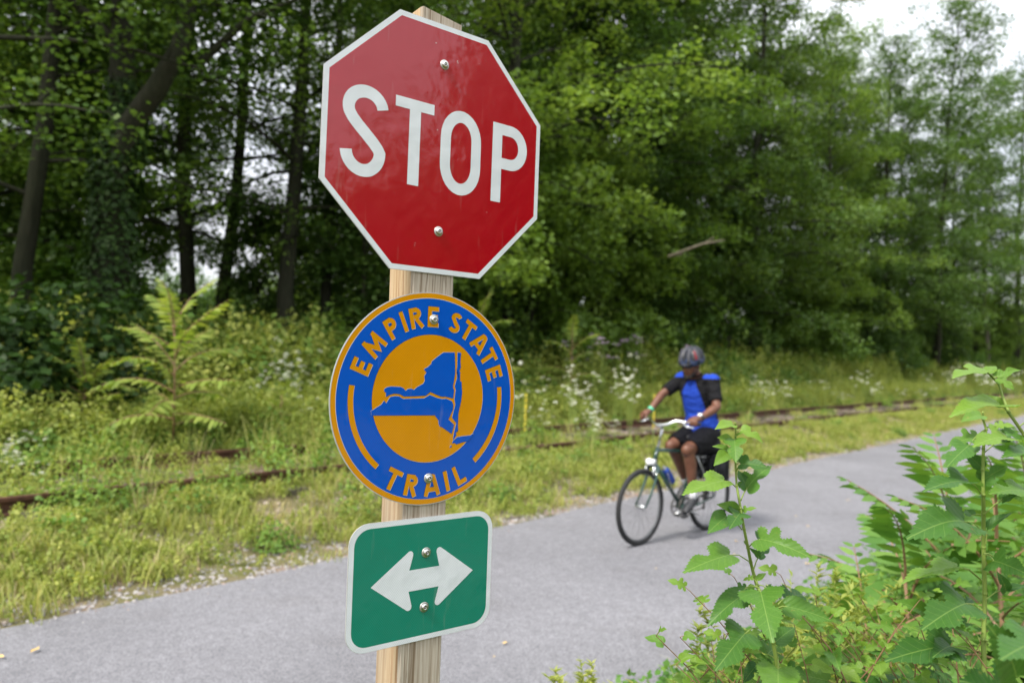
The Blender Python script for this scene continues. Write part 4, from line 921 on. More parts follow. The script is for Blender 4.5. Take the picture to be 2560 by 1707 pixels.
NY = [[(0.0238, 0.0837),(0.0483, 0.0846),(0.0497, 0.0694),(0.0511, 0.0461),(0.0491, 0.0314),(0.0474, 0.0251),(0.048, 0.0189),(0.0501, 0.0153),(0.0486,-0.0),(0.0298, 0.0036),(0.0256, 0.0028),(0.0199, 0.0042),(-0.0006, 0.0116),(-0.0092, 0.0051),(-0.0268, 0.0041),(-0.0534, 0.0035),(-0.0627, 0.0076),(-0.0719, 0.0085),(-0.0795, 0.0069),(-0.0882, 0.0027),(-0.0886, 0.0096),(-0.0922, 0.0121),(-0.0924, 0.0161),(-0.0877, 0.019),(-0.0801, 0.0208),(-0.0607, 0.0201),(-0.0554, 0.0181),(-0.0506, 0.0132),(-0.0461, 0.0164),(-0.0395, 0.0173),(-0.034, 0.015),(-0.0276, 0.0201),(-0.0157, 0.0262),(-0.0125, 0.0315),(-0.014, 0.0399),(-0.0097, 0.0461),(-0.0155, 0.0523),(-0.0075, 0.0563),(-0.0005, 0.0622),(0.0003, 0.0665),(0.0099, 0.074)], [(-0.116,-0.0215),(-0.1123,-0.0201),(-0.1038,-0.0148),(-0.0965,-0.0106),(-0.0918,-0.0038),(-0.0871,-0.0084),(-0.0806, 0.0023),(-0.0717, 0.0041),(-0.0626, 0.0035),(-0.0552,-0.0008),(-0.0131, 0.0),(-0.001, 0.0063),(0.0145, 0.0008),(0.0258,-0.0012),(0.0343,-0.0006),(0.0467,-0.0055),(0.0498,-0.0116),(0.0495,-0.0202),(0.0443,-0.0311),(0.0403,-0.0383),(0.053,-0.0484),(0.0487,-0.0653),(0.0253,-0.0514),(0.0225,-0.0513),(0.0194,-0.0452),(0.0192,-0.0398),(0.0106,-0.0304),(-0.1156,-0.0295)], [(0.0545, 0.0851),(0.0622, 0.0845),(0.0612, 0.0698),(0.0627, 0.0581),(0.0603, 0.0507),(0.0633, 0.0463),(0.0617, 0.0474),(0.0624, 0.032),(0.0658, 0.0308),(0.0678, 0.0092),(0.0663,-0.0056),(0.0614,-0.0277),(0.0612,-0.0485),(0.0622,-0.0596),(0.0566,-0.0643),(0.0589,-0.0669),(0.0522,-0.0776),(0.0522,-0.0728),(0.0543,-0.0606),(0.0557,-0.0545),(0.0576,-0.046),(0.0481,-0.0354),(0.0511,-0.0226),(0.0542,-0.0117),(0.0516,-0.0018),(0.0537, 0.0153),(0.0512, 0.0226),(0.053, 0.0288),(0.0556, 0.0374),(0.054, 0.0558),(0.0543, 0.0461),(0.0551, 0.0579)], [(0.0502,-0.0825),(0.0522,-0.0783),(0.0606,-0.0718),(0.0736,-0.07),(0.0891,-0.0693),(0.0972,-0.0661),(0.1049,-0.0707),(0.0904,-0.0815),(0.0822,-0.0805),(0.0756,-0.0809),(0.0597,-0.0846),(0.0552,-0.082)], [(0.0456,-0.0908),(0.0468,-0.0866),(0.0504,-0.0873),(0.0484,-0.0897)]]
for poly in NY:
    def pinch(p):
        d = math.hypot(*p); return p if d <= .118 else (p[0] * .118 / d, p[1] * .118 / d)
    pp = [pinch(p) for p in poly]
    flat('pale_edge', [(x - .00035, y + .00040) for x, y in pp], .00068, M['s_pale'], cs)
    flat('dark_edge', [(x + .00035, y - .00040) for x, y in pp], .00074, M['s_dark'], cs)
    o = flat('state_map', pp, .00082, M['s_blue'], cs)
for a0, a1 in ((171.8, 229.7), (8.0, -49.4)):
    for (nm, dx, dy, z, mm_) in (('dark_edge', -.0004, .0004, .0003, 's_dark'), ('pale_edge', .0004, -.0004, .00036, 's_pale'), ('arc_bar', 0, 0, .00044, 's_yellow')):
        v, f = stroke([(x + dx, y + dy) for x, y in arc(0, 0, .1540, .1540, a0, a1, 24)], .0098); me = mesh(nm, [(x, y, z) for x, y in v], f, M[mm_])
        if me.polygons[0].normal.z < 0: me.flip_normals()
        ob(nm, me, cs)
def ring_text(items, rad, cap, w, flip=False):
    for ch, ang, wd in items:
        a = math.radians(ang); M2 = Matrix.Translation((rad * math.cos(a), rad * math.sin(a), 0)) @ Matrix.Rotation(a + (PI / 2 if flip else -PI / 2), 4, 'Z')
        letter(ch, M2, cap, w, .0006, M['s_yellow'], cs, wd)
ring_text([('E', 158.5, .0222), ('M', 141.2, .0345), ('P', 123.8, .0225), ('I', 113.9, .0080), ('R', 103.7, .0262), ('E', 90.0, .0225), ('S', 71.2, .0250), ('T', 58.9, .0265), ('A', 45.2, .0335), ('T', 32.2, .0262), ('E', 19.3, .0225)], .1472, .0366, .215)
ring_text([('T', -115.9, .0290), ('R', -101.4, .0260), ('A', -86.1, .0350), ('I', -74.7, .0080), ('L', -64.0, .0215)], .1570, .0372, .215, True)
bolt(.0012, .1424, cs); bolt(.0030, -.1439, cs)

# green arrow sign
gs_ = empty('arrow_sign', 'green rectangular sign with a white double headed arrow, lowest on the post', 'sign', mat=sign_matrix(-.0005, -.7766, 0, 0.004))
plate('panel', rrect(.1475, .1095, .036), .0022, M['alu'], gs_)
flat('border', rrect(.1470, .1090, .0355), .0002, M['s_white'], gs_, rings=rrect(.1378, .1003, .029))
flat('green_field', rrect(.1378, .1003, .029), .0002, M['s_green'], gs_)
half = [(.0308, .0186), (.0240, .0440)] + arc(.0302, .0462, .0062, .0062, 190, 55, 8) + [(.1048, 0)]
half2 = half + [(x, -y) for x, y in half[:-1]][::-1]
pts = half2 + [(-x, -y) for x, y in half2]
flat('arrow', pts, .00045, M['s_white'], gs_)
bolt(.0020, .0462, gs_); bolt(.0018, -.0510, gs_)

# ------------------------------------------------------------------ bicycle
M['tyre'] = mat('tyre_rubber', (.022, .022, .023), .75, .35); M['black'] = mat('black_plastic', (.018, .018, .02), .45, .5); M['chrome'] = mat('chrome', (.82, .83, .84), .18, .5, 1.0)
M['silver'] = mat('silver_alloy', (.58, .59, .60), .32, .5, .85); M['frame_green'] = mat('dark_green_paint', (.008, .045, .035), .25, .6); M['frame_green'].node_tree.nodes['Principled BSDF'].inputs['Coat Weight'].default_value = .8
M['rim'] = mat('rim_grey', (.20, .20, .21), .45, .5, .6)
M['chain'] = mat('chain_steel', (.12, .11, .10), .4, .5, .8); M['pannier'] = mat('pannier_nylon', (.012, .012, .016), .7, .3); M['bottle_blue'] = mat('bottle_blue', (.01, .05, .30), .3, .5)
M['white_light'] = mat('white_reflector', (.85, .86, .88), .15, .8)
BF = np.array([-.76, -.65]); BF /= np.linalg.norm(BF)
BM = Matrix(((BF[0], -BF[1], 0, 1.675), (BF[1], BF[0], 0, 6.99), (0, 0, 1, .008), (0, 0, 0, 1)))
WR = .345; FX, RX = .605, -.462
bike = empty('bicycle', 'dark green and silver city bicycle ridden along the trail', 'bicycle', mat=BM)
def wheel(x, rear):
    w = bpy.data.objects.new('wheel', None); COL.objects.link(w); w.parent = bike; w.location = (x, 0, WR); w.empty_display_size = .1
    if not rear: w.rotation_euler = (0, 0, math.radians(3))
    b = MB(); b.torus((0, 0, 0), WR - .022, .022, (0, 1, 0), 72, 10); b.build('tyre', M['tyre'], w)
    b = MB(); b.torus((0, 0, 0), WR - .047, .007, (0, 1, 0), 72, 8, sx=1.4); b.build('rim', M['rim'], w)
    b = MB(); b.tube([(0, -.05, 0), (0, -.03, 0), (0, .03, 0), (0, .05, 0)], [.012, .024, .024, .012], 14)
    b.tube([(0, -.062, 0), (0, .062, 0)], .006, 8); b.build('hub', M['silver'], w)
    b = MB()
    for k in range(32):
        a = 2 * PI * k / 32; sd_ = .026 if k % 2 else -.026; a2 = a + (.55 if (k // 2) % 2 else -.55)
        b.tube([(.020 * math.cos(a2), sd_, .020 * math.sin(a2)), ((WR - .046) * math.cos(a), 0, (WR - .046) * math.sin(a))], .0011, 3, cap=False)
    b.build('spokes', M['rim'], w)
    if rear:
        b = MB()
        for k, rr in enumerate((.055, .046, .038, .031)): b.tube([(0, -.032 - k * .006, 0), (0, -.035 - k * .006, 0)], rr, 20)
        b.build('sprocket', M['chain'], w)
wheel(FX, False); wheel(RX, True)
ht, hb_, bb, stt = (.385, 0, .86), (.425, 0, .735), (0, 0, .28), (-.185, 0, .83)
b = MB()
b.tube([ht, hb_], .021, 12); b.tube([hb_, bb], .0195, 12); b.tube([(.39, 0, .845), (.15, 0, .825), (-.17, 0, .79)], .0165, 12); b.tube([bb, stt], .0165, 12)
b.tube([(0, -.036, .28), (0, .036, .28)], .024, 14)
for s_ in (1, -1):
    b.tube([(-.01, .03 * s_, .275), (-.20, .05 * s_, .29), (RX, .062 * s_, WR)], [.012, .011, .009], 8)
b.build('frame', M['frame_green'], bike)
b = MB()
for s_ in (1, -1): b.tube([(-.17, .02 * s_, .80), (-.27, .048 * s_, .62), (RX, .062 * s_, WR)], [.009, .009, .008], 8)
b.build('seat_stay', M['silver'], bike)
b = MB(); b.tube([hb_, (.44, 0, .695)], .020, 12); b.tube([(.44, -.055, .695), (.44, .055, .695)], .014, 8)
for s_ in (1, -1): b.tube([(.44, .052 * s_, .695), (.462, .056 * s_, .60), (.53, .058 * s_, .46), (FX, .058 * s_, WR)], [.014, .013, .011, .008], 8)
b.build('fork', M['frame_green'], bike)
b = MB(); b.tube([ht, (.345, 0, .985), (.335, 0, 1.045)], [.014, .013, .014], 10); b.tube([(.335, 0, 1.045), (.35, 0, 1.065), (.385, 0, 1.075)], [.017, .017, .019], 10); b.build('stem', M['chrome'], bike)
b = MB(); HB = [(.205, -.335, 1.105), (.26, -.25, 1.115), (.325, -.15, 1.125), (.365, -.07, 1.085), (.385, 0, 1.075), (.365, .07, 1.085), (.325, .15, 1.125), (.26, .25, 1.115), (.205, .335, 1.105)]
b.tube(HB, .0125, 10); b.build('handlebar', M['chrome'], bike)
for s_ in (1, -1):
    b = MB(); b.tube([(.26, .25 * s_, 1.115), (.235, .29 * s_, 1.111), (.203, .338 * s_, 1.105)], [.0165, .017, .018], 10); b.build('grip', M['black'], bike)
    b = MB(); b.tube([(.275, .225 * s_, 1.112), (.305, .22 * s_, 1.098), (.315, .26 * s_, 1.085), (.290, .325 * s_, 1.075)], [.010, .008, .006, .007], 8); b.ball((.282, .21 * s_, 1.116), (.02, .02, .018)); b.build('brake_lever', M['chrome'], bike)
b = MB(); b.box((.475, 0, .742), (.05, .075, .05)); b.ball((.505, 0, .745), (.022, .036, .032)); b.tube([(.45, 0, .73), (.48, 0, .73)], .012, 8); b.build('headlight', M['white_light'], bike)
b = MB()
for s_ in (1, -1): b.box((.478, .046 * s_, .665), (.035, .016, .075)); b.box((.478, .036 * s_, .66), (.05, .012, .016))
b.build('brake_caliper', M['chrome'], bike)
b = MB(); b.tube([stt, (-.215, 0, .915)], .0135, 10); b.build('seatpost', M['silver'], bike)
b = MB(); b.ball((-.29, 0, .945), (.135, .085, .032)); b.ball((-.17, 0, .945), (.11, .035, .026)); b.build('saddle', M['black'], bike)
ca = math.radians(-13); cl_ = .17
for s_, a in ((1, ca), (-1, ca + PI)):
    e = (cl_ * math.cos(a), .075 * s_, .28 + cl_ * math.sin(a)); b = MB(); b.tube([(0, .055 * s_, .28), (e[0], .066 * s_, e[2])], [.015, .011], 8); b.build('crank', M['silver'], bike)
    b = MB(); b.box((e[0], .125 * s_, e[2]), (.085, .09, .018)); b.tube([(e[0], .06 * s_, e[2]), (e[0], .16 * s_, e[2])], .006, 6); b.build('pedal', M['black'], bike)
b = MB()
for rr in (.092, .072): b.torus((0, -.048, .28), rr, .004, (0, 1, 0), 40, 6)
for k in range(5): a = k * 2 * PI / 5; b.tube([(0, -.048, .28), (.09 * math.cos(a), -.048, .28 + .09 * math.sin(a))], .006, 5)
b.torus((0, .050, .28), .098, .006, (0, 1, 0), 40, 6, sx=1.0); b.build('chainring', M['chain'], bike)
b = MB(); b.tube([(0, -.048, .372), (RX, -.045, WR + .035)], .0045, 5); b.tube([(0, -.048, .188), (RX + .02, -.045, WR - .13), (RX + .03, -.045, WR - .08), (RX - .01, -.045, WR - .035)], .0045, 5); b.build('chain', M['chain'], bike)
b = MB(); b.box((RX + .012, -.05, WR - .085), (.018, .015, .11)); b.ball((RX + .02, -.05, WR - .13), (.018, .008, .018)); b.ball((RX + .005, -.055, WR - .03), (.022, .02, .024)); b.build('derailleur', M['chain'], bike)
b = MB()
for s_ in (1, -1):
    b.tube([(-.23, .045 * s_, .745), (-.60, .055 * s_, .745)], .005, 6); b.tube([(RX, .068 * s_, WR + .01), (-.42, .06 * s_, .745)], .005, 6); b.tube([(RX, .068 * s_, WR + .01), (-.58, .06 * s_, .745)], .005, 6)
for x in (-.24, -.34, -.45, -.59): b.tube([(x, -.055, .745), (x, .055, .745)], .005, 6)
b.build('rack', M['silver'], bike)
b = MB(); b.tube([(-.02, .05, .27), (-.16, .09, .20)], [.009, .007], 6); b.build('kickstand', M['silver'], bike)
b = MB(); b.tube([(.36, .02, 1.06), (.40, .03, .95), (.44, .03, .80), (.45, .02, .72)], .0028, 5); b.tube([(.36, -.02, 1.06), (.42, -.04, .97), (.40, -.02, .86), (.25, -.02, .82)], .0028, 5); b.build('cable', M['black'], bike)
b = MB()
for s_ in (1, -1): b.tube([(.245, .022 * s_, .60), (.275, .034 * s_, .63), (.165, .034 * s_, .44), (.15, .02 * s_, .46)], .0025, 5)
b.build('bottle_cage', M['silver'], bike)
def inbike(o): o.matrix_world = BM @ o.matrix_world
# bottle held in its cage on the down tube
b = MB(); d0 = np.array([.178, 0, .50]); dv = np.array([.425, 0, .455]) / math.hypot(.425, .455); off = np.array([-dv[2], 0, dv[0]]) * .045
b.tube([d0 + off + dv * t for t in (0, .01, .10, .115, .13, .17, .185)], [.030, .036, .036, .030, .036, .035, .022], 16)
b.tube([d0 + off + dv * t for t in (.185, .195, .20, .215)], [.020, .020, .009, .010], 12, mi=1)
o = b.build('water_bottle', [M['bottle_blue'], M['silver']]); o.matrix_world = BM; tag(o, 'blue water bottle in the cage on the bicycle down tube', 'bottle')
# black pannier and rack bag
pb = empty('pannier_bag', 'black pannier bag hanging over the rear bicycle rack', 'bag', mat=BM)
def softbox(name, c, d, mt_, par, bev=.03):
    bm = bmesh.new(); bmesh.ops.create_cube(bm, size=1); bmesh.ops.scale(bm, verts=bm.verts, vec=d); bmesh.ops.bevel(bm, geom=bm.edges[:], offset=bev, segments=4, affect='EDGES')
    for v_ in bm.verts: v_.co = v_.co + Vector(c) + Vector((math.sin(v_.co.z * 25) * .004, 0, math.sin(v_.co.x * 21) * .004))
    me = bpy.data.meshes.new(name); bm.to_mesh(me); bm.free(); me.materials.append(mt_); me.polygons.foreach_set('use_smooth', [True] * len(me.polygons)); return ob(name, me, par)
softbox('top_bag', (-.42, 0, .82), (.30, .19, .14), M['pannier'], pb); softbox('side_bag', (-.43, .115, .63), (.30, .10, .27), M['pannier'], pb); softbox('side_bag', (-.43, -.115, .63), (.30, .10, .27), M['pannier'], pb)
b = MB(); b.box((-.30, .169, .66), (.025, .006, .20)); b.box((-.52, .169, .66), (.025, .006, .20)); b.box((-.42, .170, .72), (.27, .004, .012)); b.build('strap', M['black'], pb, smooth=False)

# ------------------------------------------------------------------ rider
def skin_mat():
    mt = mat('skin', rough=.48, spec=.4); g = G(mt); n = g.noise(g.coord('Object'), 14, 4); g.l(g.ramp(n, [(.3, (.105, .042, .024)), (.7, (.165, .072, .042))]), g.b.inputs['Base Color']); return mt
M['skin'] = skin_mat()
def cloth(name, col, rough=.8):
    mt = mat(name, col, rough, .12); g = G(mt); c = g.coord('Object'); n = g.noise(g.mapping(c, (9, 9, 20)), 1, 5, .6); g.l(g.bump(n, .9, .05), g.b.inputs['Normal'])
    g.l(g.mix(g.math('MULTIPLY', n, .35), col, tuple(x * .6 for x in col)), g.b.inputs['Base Color']); return mt
M['jersey_blue'] = cloth('jersey_blue', (.018, .058, .40)); M['jersey_black'] = cloth('jersey_black', (.011, .011, .013)); M['shorts'] = cloth('shorts_black', (.006, .006, .008), .65)
M['sock'] = cloth('white_sock', (.70, .70, .74)); M['shoe'] = mat('shoe_black', (.025, .026, .03), .5, .4); M['sole'] = mat('sole_grey', (.13, .13, .14), .7)
M['helmet_dark'] = mat('helmet_dark', (.012, .014, .022), .45, .3); M['helmet_grey'] = mat('helmet_grey', (.06, .06, .07), .45, .3); M['helmet_red'] = mat('helmet_red', (.13, .015, .02), .45, .3); M['helmet_blue'] = mat('helmet_blue', (.03, .045, .10), .45, .3)
M['glasses'] = mat('sunglass_lens', (.006, .006, .008), .06, .8); M['hair'] = mat('beard_dark', (.02, .016, .014), .8)
M['wristband'] = mat('wristband_green', (.10, .50, .30), .5); M['watch'] = mat('watch_black', (.015, .015, .018), .35)
def organic(name, mb, mats, parent, voxel=.006, smooth=6, matfn=None):
    me = mb.mesh(name + '_raw', None); o = bpy.data.objects.new(name, me); COL.objects.link(o)
    md = o.modifiers.new('r', 'REMESH'); md.mode = 'VOXEL'; md.voxel_size = voxel; s_ = o.modifiers.new('s', 'SMOOTH'); s_.iterations = smooth; s_.factor = .5
    dg = bpy.context.evaluated_depsgraph_get(); me2 = bpy.data.meshes.new_from_object(o.evaluated_get(dg)); bpy.data.objects.remove(o)
    me2.name = name; me2.materials.clear()
    for mm in mats: me2.materials.append(mm)
    me2.polygons.foreach_set('use_smooth', [True] * len(me2.polygons))
    if matfn: me2.polygons.foreach_set('material_index', [matfn(p.center) for p in me2.polygons])
    return ob(name, me2, parent)
rider = empty('person', 'cyclist in a blue and black jersey, black shorts and helmet riding towards the camera', 'person', mat=BM)
A_ = np.array
J = dict(hipL=(-.31, .085, .975), hipR=(-.31, -.085, .975), knL=(.105, .135, .845), knR=(.05, -.095, .855), anL=(-.015, .122, .395), anR=(-.235, -.122, .475),
         shL=(-.185, .185, 1.485), shR=(-.205, -.185, 1.49), elL=(-.115, .285, 1.255), elR=(-.005, -.275, 1.335), wrL=(.150, .285, 1.150), wrR=(.160, -.290, 1.175))
J = {k: A_(v, float) for k, v in J.items()}
hd = A_((-.085, 0, 1.635))
tilt = math.radians(15); yaw = math.radians(6)
HR = np.array((Matrix.Rotation(yaw, 3, 'Z') @ Matrix.Rotation(tilt, 3, 'Y')))
def hp(x, y, z): return hd + HR @ A_((x, y, z))
b = MB()
# head
b.ball(hp(-.012, 0, .035), (.098, .078, .100), HR, 24, 16); b.ball(hp(.028, 0, -.030), (.066, .062, .085), HR, 20, 14); b.ball(hp(.052, 0, -.085), (.034, .036, .026), HR); b.ball(hp(.03, 0, -.07), (.045, .055, .035), HR)
b.tube([hp(.088, 0, .02), hp(.108, 0, -.018), hp(.112, 0, -.030), hp(.094, 0, -.040)], [.010, .014, .016, .010], 10); b.ball(hp(.095, .014, -.033), .010, HR); b.ball(hp(.095, -.014, -.033), .010, HR)
b.tube([hp(.082, -.026, -.060), hp(.094, 0, -.058), hp(.082, .026, -.060)], [.006, .0095, .006], 8); b.tube([hp(.080, -.022, -.072), hp(.091, 0, -.072), hp(.080, .022, -.072)], [.006, .0095, .006], 8)
b.tube([hp(.082, -.045, .030), hp(.094, -.018, .036), hp(.094, .018, .036), hp(.082, .045, .030)], .011, 8)
for s_ in (1, -1):
    b.ball(hp(.055, .045 * s_, -.018), (.026, .022, .022), HR); b.ball(hp(-.005, .080 * s_, -.005), (.020, .008, .032), HR); b.ball(hp(.0, .078 * s_, -.03), (.012, .007, .014), HR)
# neck, torso, limbs (one body)
b.tube([hp(-.02, 0, -.05), (-.150, 0, 1.555), (-.185, 0, 1.47)], [.058, .060, .075], 16)
b.tube([(-.31, 0, .93), (-.30, 0, 1.02), (-.285, 0, 1.14), (-.25, 0, 1.28), (-.215, 0, 1.40), (-.195, 0, 1.50)], [.115, .13, .118, .125, .125, .08], 20, sq=[1.3, 1.28, 1.22, 1.30, 1.38, 1.5], up=(1, 0, 0))
for s_, q in ((1, 'L'), (-1, 'R')):
    b.ball(J['sh' + q], .060)
    sh, el, wr = J['sh' + q], J['el' + q], J['wr' + q]
    b.tube([sh, sh * .6 + el * .4, sh * .12 + el * .88, el], [.055, .050, .042, .040], 14); b.tube([el, el * .72 + wr * .28, el * .3 + wr * .7, wr], [.040, .043, .032, .025], 14); b.ball(el, .040)
    hp_, kn, an = J['hip' + q], J['kn' + q], J['an' + q]
    b.ball(hp_, .095); b.tube([hp_, hp_ * .55 + kn * .45, hp_ * .12 + kn * .88, kn], [.098, .086, .066, .060], 16); b.ball(kn + A_((.012, 0, 0)), (.062, .056, .062))
    calf = A_((-.018, 0, 0)); b.tube([kn, kn * .72 + an * .28 + calf, kn * .4 + an * .6 + calf * .5, an], [.056, .058, .043, .033], 14); b.ball(an, .035)
    # hand: palm on the grip, four curled fingers and a thumb
    gx, gy, gz_ = .243, .283 * s_, 1.113
    kn0 = A_((gx + .015, gy, gz_ + .028)); b.tube([wr, wr * .5 + kn0 * .5 + A_((0, 0, .006)), kn0], [.025, .030, .030], 12, sq=[1.1, 1.35, 1.5], up=(0, 0, 1))
    ax = A_((-.055, .085 * s_, -.006)); ax /= np.linalg.norm(ax); fw = A_((.085, .055 * s_, 0)); fw /= np.linalg.norm(fw)
    for k, (o_, L) in enumerate(((-.030, .9), (-.010, 1.0), (.011, .95), (.030, .8))):
        c = A_((gx, gy, gz_)) + ax * o_; p0 = c + fw * .016 + A_((0, 0, .030)); p1 = c + fw * (.036 * L) + A_((0, 0, .020)); p2 = c + fw * (.035 * L) + A_((0, 0, -.010)); p3 = c + fw * .012 + A_((0, 0, -.026))
        b.tube([p0, p1, p2, p3], [.0105, .0100, .0090, .0078], 8)
    c = A_((gx, gy, gz_)) - ax * .035; b.tube([c + A_((0, 0, .024)) - fw * .012, c - ax * .018 + A_((0, 0, .014)) + fw * .004, c - ax * .026 + A_((0, 0, -.006)) + fw * .012], [.012, .011, .009], 8)
    fd = A_((.17, 0, -.10)) if q == 'L' else A_((.15, 0, -.13)); fd /= np.linalg.norm(fd)
    b.tube([an, an + A_((-.01, 0, -.05)), an + A_((0, 0, -.06)) + fd * .10], [.034, .036, .026], 12)
organic('body', b, [M['skin']], rider, .0058, 4)
# jersey
b = MB(); b.tube([(-.305, 0, 1.005), (-.298, 0, 1.05), (-.285, 0, 1.14), (-.25, 0, 1.28), (-.213, 0, 1.40), (-.192, 0, 1.475), (-.175, 0, 1.530)], [.148, .145, .133, .140, .142, .110, .072], 24, sq=[1.26, 1.25, 1.2, 1.28, 1.36, 1.62, 1.1], up=(1, 0, 0))
b.ball((-.19, .01, 1.13), (.06, .10, .09)) 
for q in 'LR':
    sh, el = J['sh' + q], J['el' + q]; b.ball(sh + A_((0, 0, .004)), .074); b.tube([A_((-.195, 0, 1.46)) * .35 + sh * .65, sh, sh * .5 + el * .5, sh * .22 + el * .78], [.085, .073, .066, .064], 18)
def jm(c):
    x, y, z = c
    if z > 1.515 and abs(y) > .085: return 0
    if abs(y) > .165 and z > 1.16: return 1
    cxm = np.interp(z, [1.0, 1.14, 1.28, 1.40, 1.5], [-.305, -.285, -.25, -.213, -.19]); half_ = np.interp(z, [1.0, 1.14, 1.22, 1.36, 1.48], [.30, .30, .125, .105, .045])
    if x > cxm - .02: return 0 if abs(y) < half_ and z < 1.485 else 1
    return 1 if z > 1.12 else 0
organic('jersey', b, [M['jersey_blue'], M['jersey_black']], rider, .0062, 5, jm)
b = MB(); b.torus((-.150, 0, 1.545), .066, .010, (.35, 0, 1), 28, 8); b.build('collar', M['jersey_black'], rider)
# shorts
b = MB(); b.tube([(-.325, 0, .90), (-.32, 0, .96), (-.305, 0, 1.035)], [.135, .150, .140], 20, sq=[1.25, 1.22, 1.25], up=(1, 0, 0))
for q in 'LR':
    hp_, kn = J['hip' + q], J['kn' + q]; b.ball(hp_, .112); b.tube([hp_, hp_ * .55 + kn * .45, hp_ * .13 + kn * .87], [.114, .106, .088], 20)
organic('shorts', b, [M['shorts']], rider, .0062, 5)
for q, s_ in (('L', 1), ('R', -1)):
    an, kn = J['an' + q], J['kn' + q]; up_ = (kn - an) / np.linalg.norm(kn - an); fd = A_((.17, .01 * s_, -.085)) if q == 'L' else A_((.15, -.01, -.12)); fd /= np.linalg.norm(fd); sd_ = A_((0, 1, 0)); upv = np.cross(fd, sd_) * -1
    if upv[2] < 0: upv = -upv
    b = MB(); b.tube([an - up_ * .03, an + up_ * .03, an + up_ * .062], [.040, .038, .037], 16); b.build('sock', M['sock'], rider)
    heel = an - upv * .055 - fd * .045; b = MB()
    b.ball(heel + fd * .02 + upv * .012, (.042, .038, .040)); b.tube([heel + fd * .005 + upv * .01, heel + fd * .09 + upv * .018, heel + fd * .17 + upv * .006, heel + fd * .235], [.042, .044, .038, .022], 16, sq=[.85, .95, 1.15, 1.3], up=tuple(upv))
    b.tube([an - upv * .04, an - upv * .005], [.044, .041], 16)
    sh_ = organic('shoe', b, [M['shoe'], M['sole']], rider, .005, 4, lambda c, h=heel, u=upv: 1 if (A_(c) - h) @ u < -.022 else 0)
    b = MB()
    for k in range(4): p = heel + fd * (.09 + k * .022) + upv * (.060 - k * .008); b.tube([p - sd_ * .022, p + upv * .004, p + sd_ * .022], .0035, 5)
    b.build('lace', M['sole'], sh_)
# helmet with vents
b = MB(); HC = hp(-.012, 0, .055); v = []; f = []; mi = []; nu, nv = 40, 16
for j in range(nv + 1):
    th = PI * .60 * j / nv
    for i in range(nu):
        a = 2 * PI * i / nu; rr = (1 + (.055 if (i % 5 == 2) else (-.05 if i % 5 in (0, 4) else 0)) * (1 if 2 < j < nv - 2 else 0))
        e = th if math.cos(a) > -.2 or j < nv - 2 else th * .97
        p = A_((.135 * math.sin(e) * math.cos(a) * rr - .012, .100 * math.sin(e) * math.sin(a) * rr, .108 * math.cos(e) * rr)); v.append(tuple(HC + HR @ p))
for j in range(nv):
    for i in range(nu):
        f.append((j * nu + i, j * nu + (i + 1) % nu, (j + 1) * nu + (i + 1) % nu, (j + 1) * nu + i)); k = i % 5; mi.append(3 if k in (4, 0) and 2 < j < nv - 2 and j % 5 != 3 else (1 if k == 2 and j < nv - 3 else (2 if i in (6, 7) and 5 < j < 12 else (4 if j > nv - 6 and k != 2 else 0))))
me = mesh('helmet', v, f, [M['helmet_dark'], M['helmet_grey'], M['helmet_red'], M['black'], M['helmet_blue']], False); me.polygons.foreach_set('material_index', mi)
hel = ob('helmet', me, rider); sm = hel.modifiers.new('t', 'SOLIDIFY'); sm.thickness = .018; sm.offset = -1
b = MB(); b.tube([hp(.10, -.066, .045), hp(.132, -.035, .038), hp(.140, 0, .036), hp(.132, .035, .038), hp(.10, .066, .045)], .006, 6, sq=[2] * 5, up=tuple(HR @ A_((0, 0, 1)))); b.build('visor', M['black'], hel)
b = MB()
for s_ in (1, -1): b.tube([hp(-.01, .084 * s_, .03), hp(.005, .083 * s_, -.03), hp(.035, .055 * s_, -.085), hp(.045, 0, -.112)], .0045, 5)
b.build('chin_strap', M['black'], hel)
b = MB()
for s_ in (1, -1): b.ball(hp(.091, .032 * s_, .010), (.010, .030, .018), HR @ np.array(Matrix.Rotation(.35 * s_, 3, 'Z'))); b.tube([hp(.080, .060 * s_, .014), hp(.03, .080 * s_, .012), hp(-.02, .083 * s_, .006)], .003, 5)
b.tube([hp(.099, -.014, .014), hp(.103, 0, .016), hp(.099, .014, .014)], .003, 5); b.build('sunglasses', M['glasses'], rider)
b = MB(); b.tube([hp(.045, -.058, -.055), hp(.074, -.036, -.088), hp(.088, 0, -.098), hp(.074, .036, -.088), hp(.045, .058, -.055)], [.010, .014, .016, .014, .010], 10); b.build('beard', M['hair'], rider)
wr, el = J['wrR'], J['elR']; d = (el - wr) / np.linalg.norm(el - wr); b = MB(); b.tube([wr + d * .012, wr + d * .038], .031, 20); b.build('wristband', M['wristband'], rider)
wr, el = J['wrL'], J['elL']; d = (el - wr) / np.linalg.norm(el - wr); b = MB(); b.tube([wr + d * .010, wr + d * .036], .031, 20); wt = b.build('watch', M['watch'], rider)
b = MB(); c = wr + d * .023 + A_((.018, .0, .026)); b.tube([c, c + A_((.004, .002, .010))], .021, 20); b.build('watch_face', M['white_light'], wt)
# toe clips / knee band
wr = J['knR']

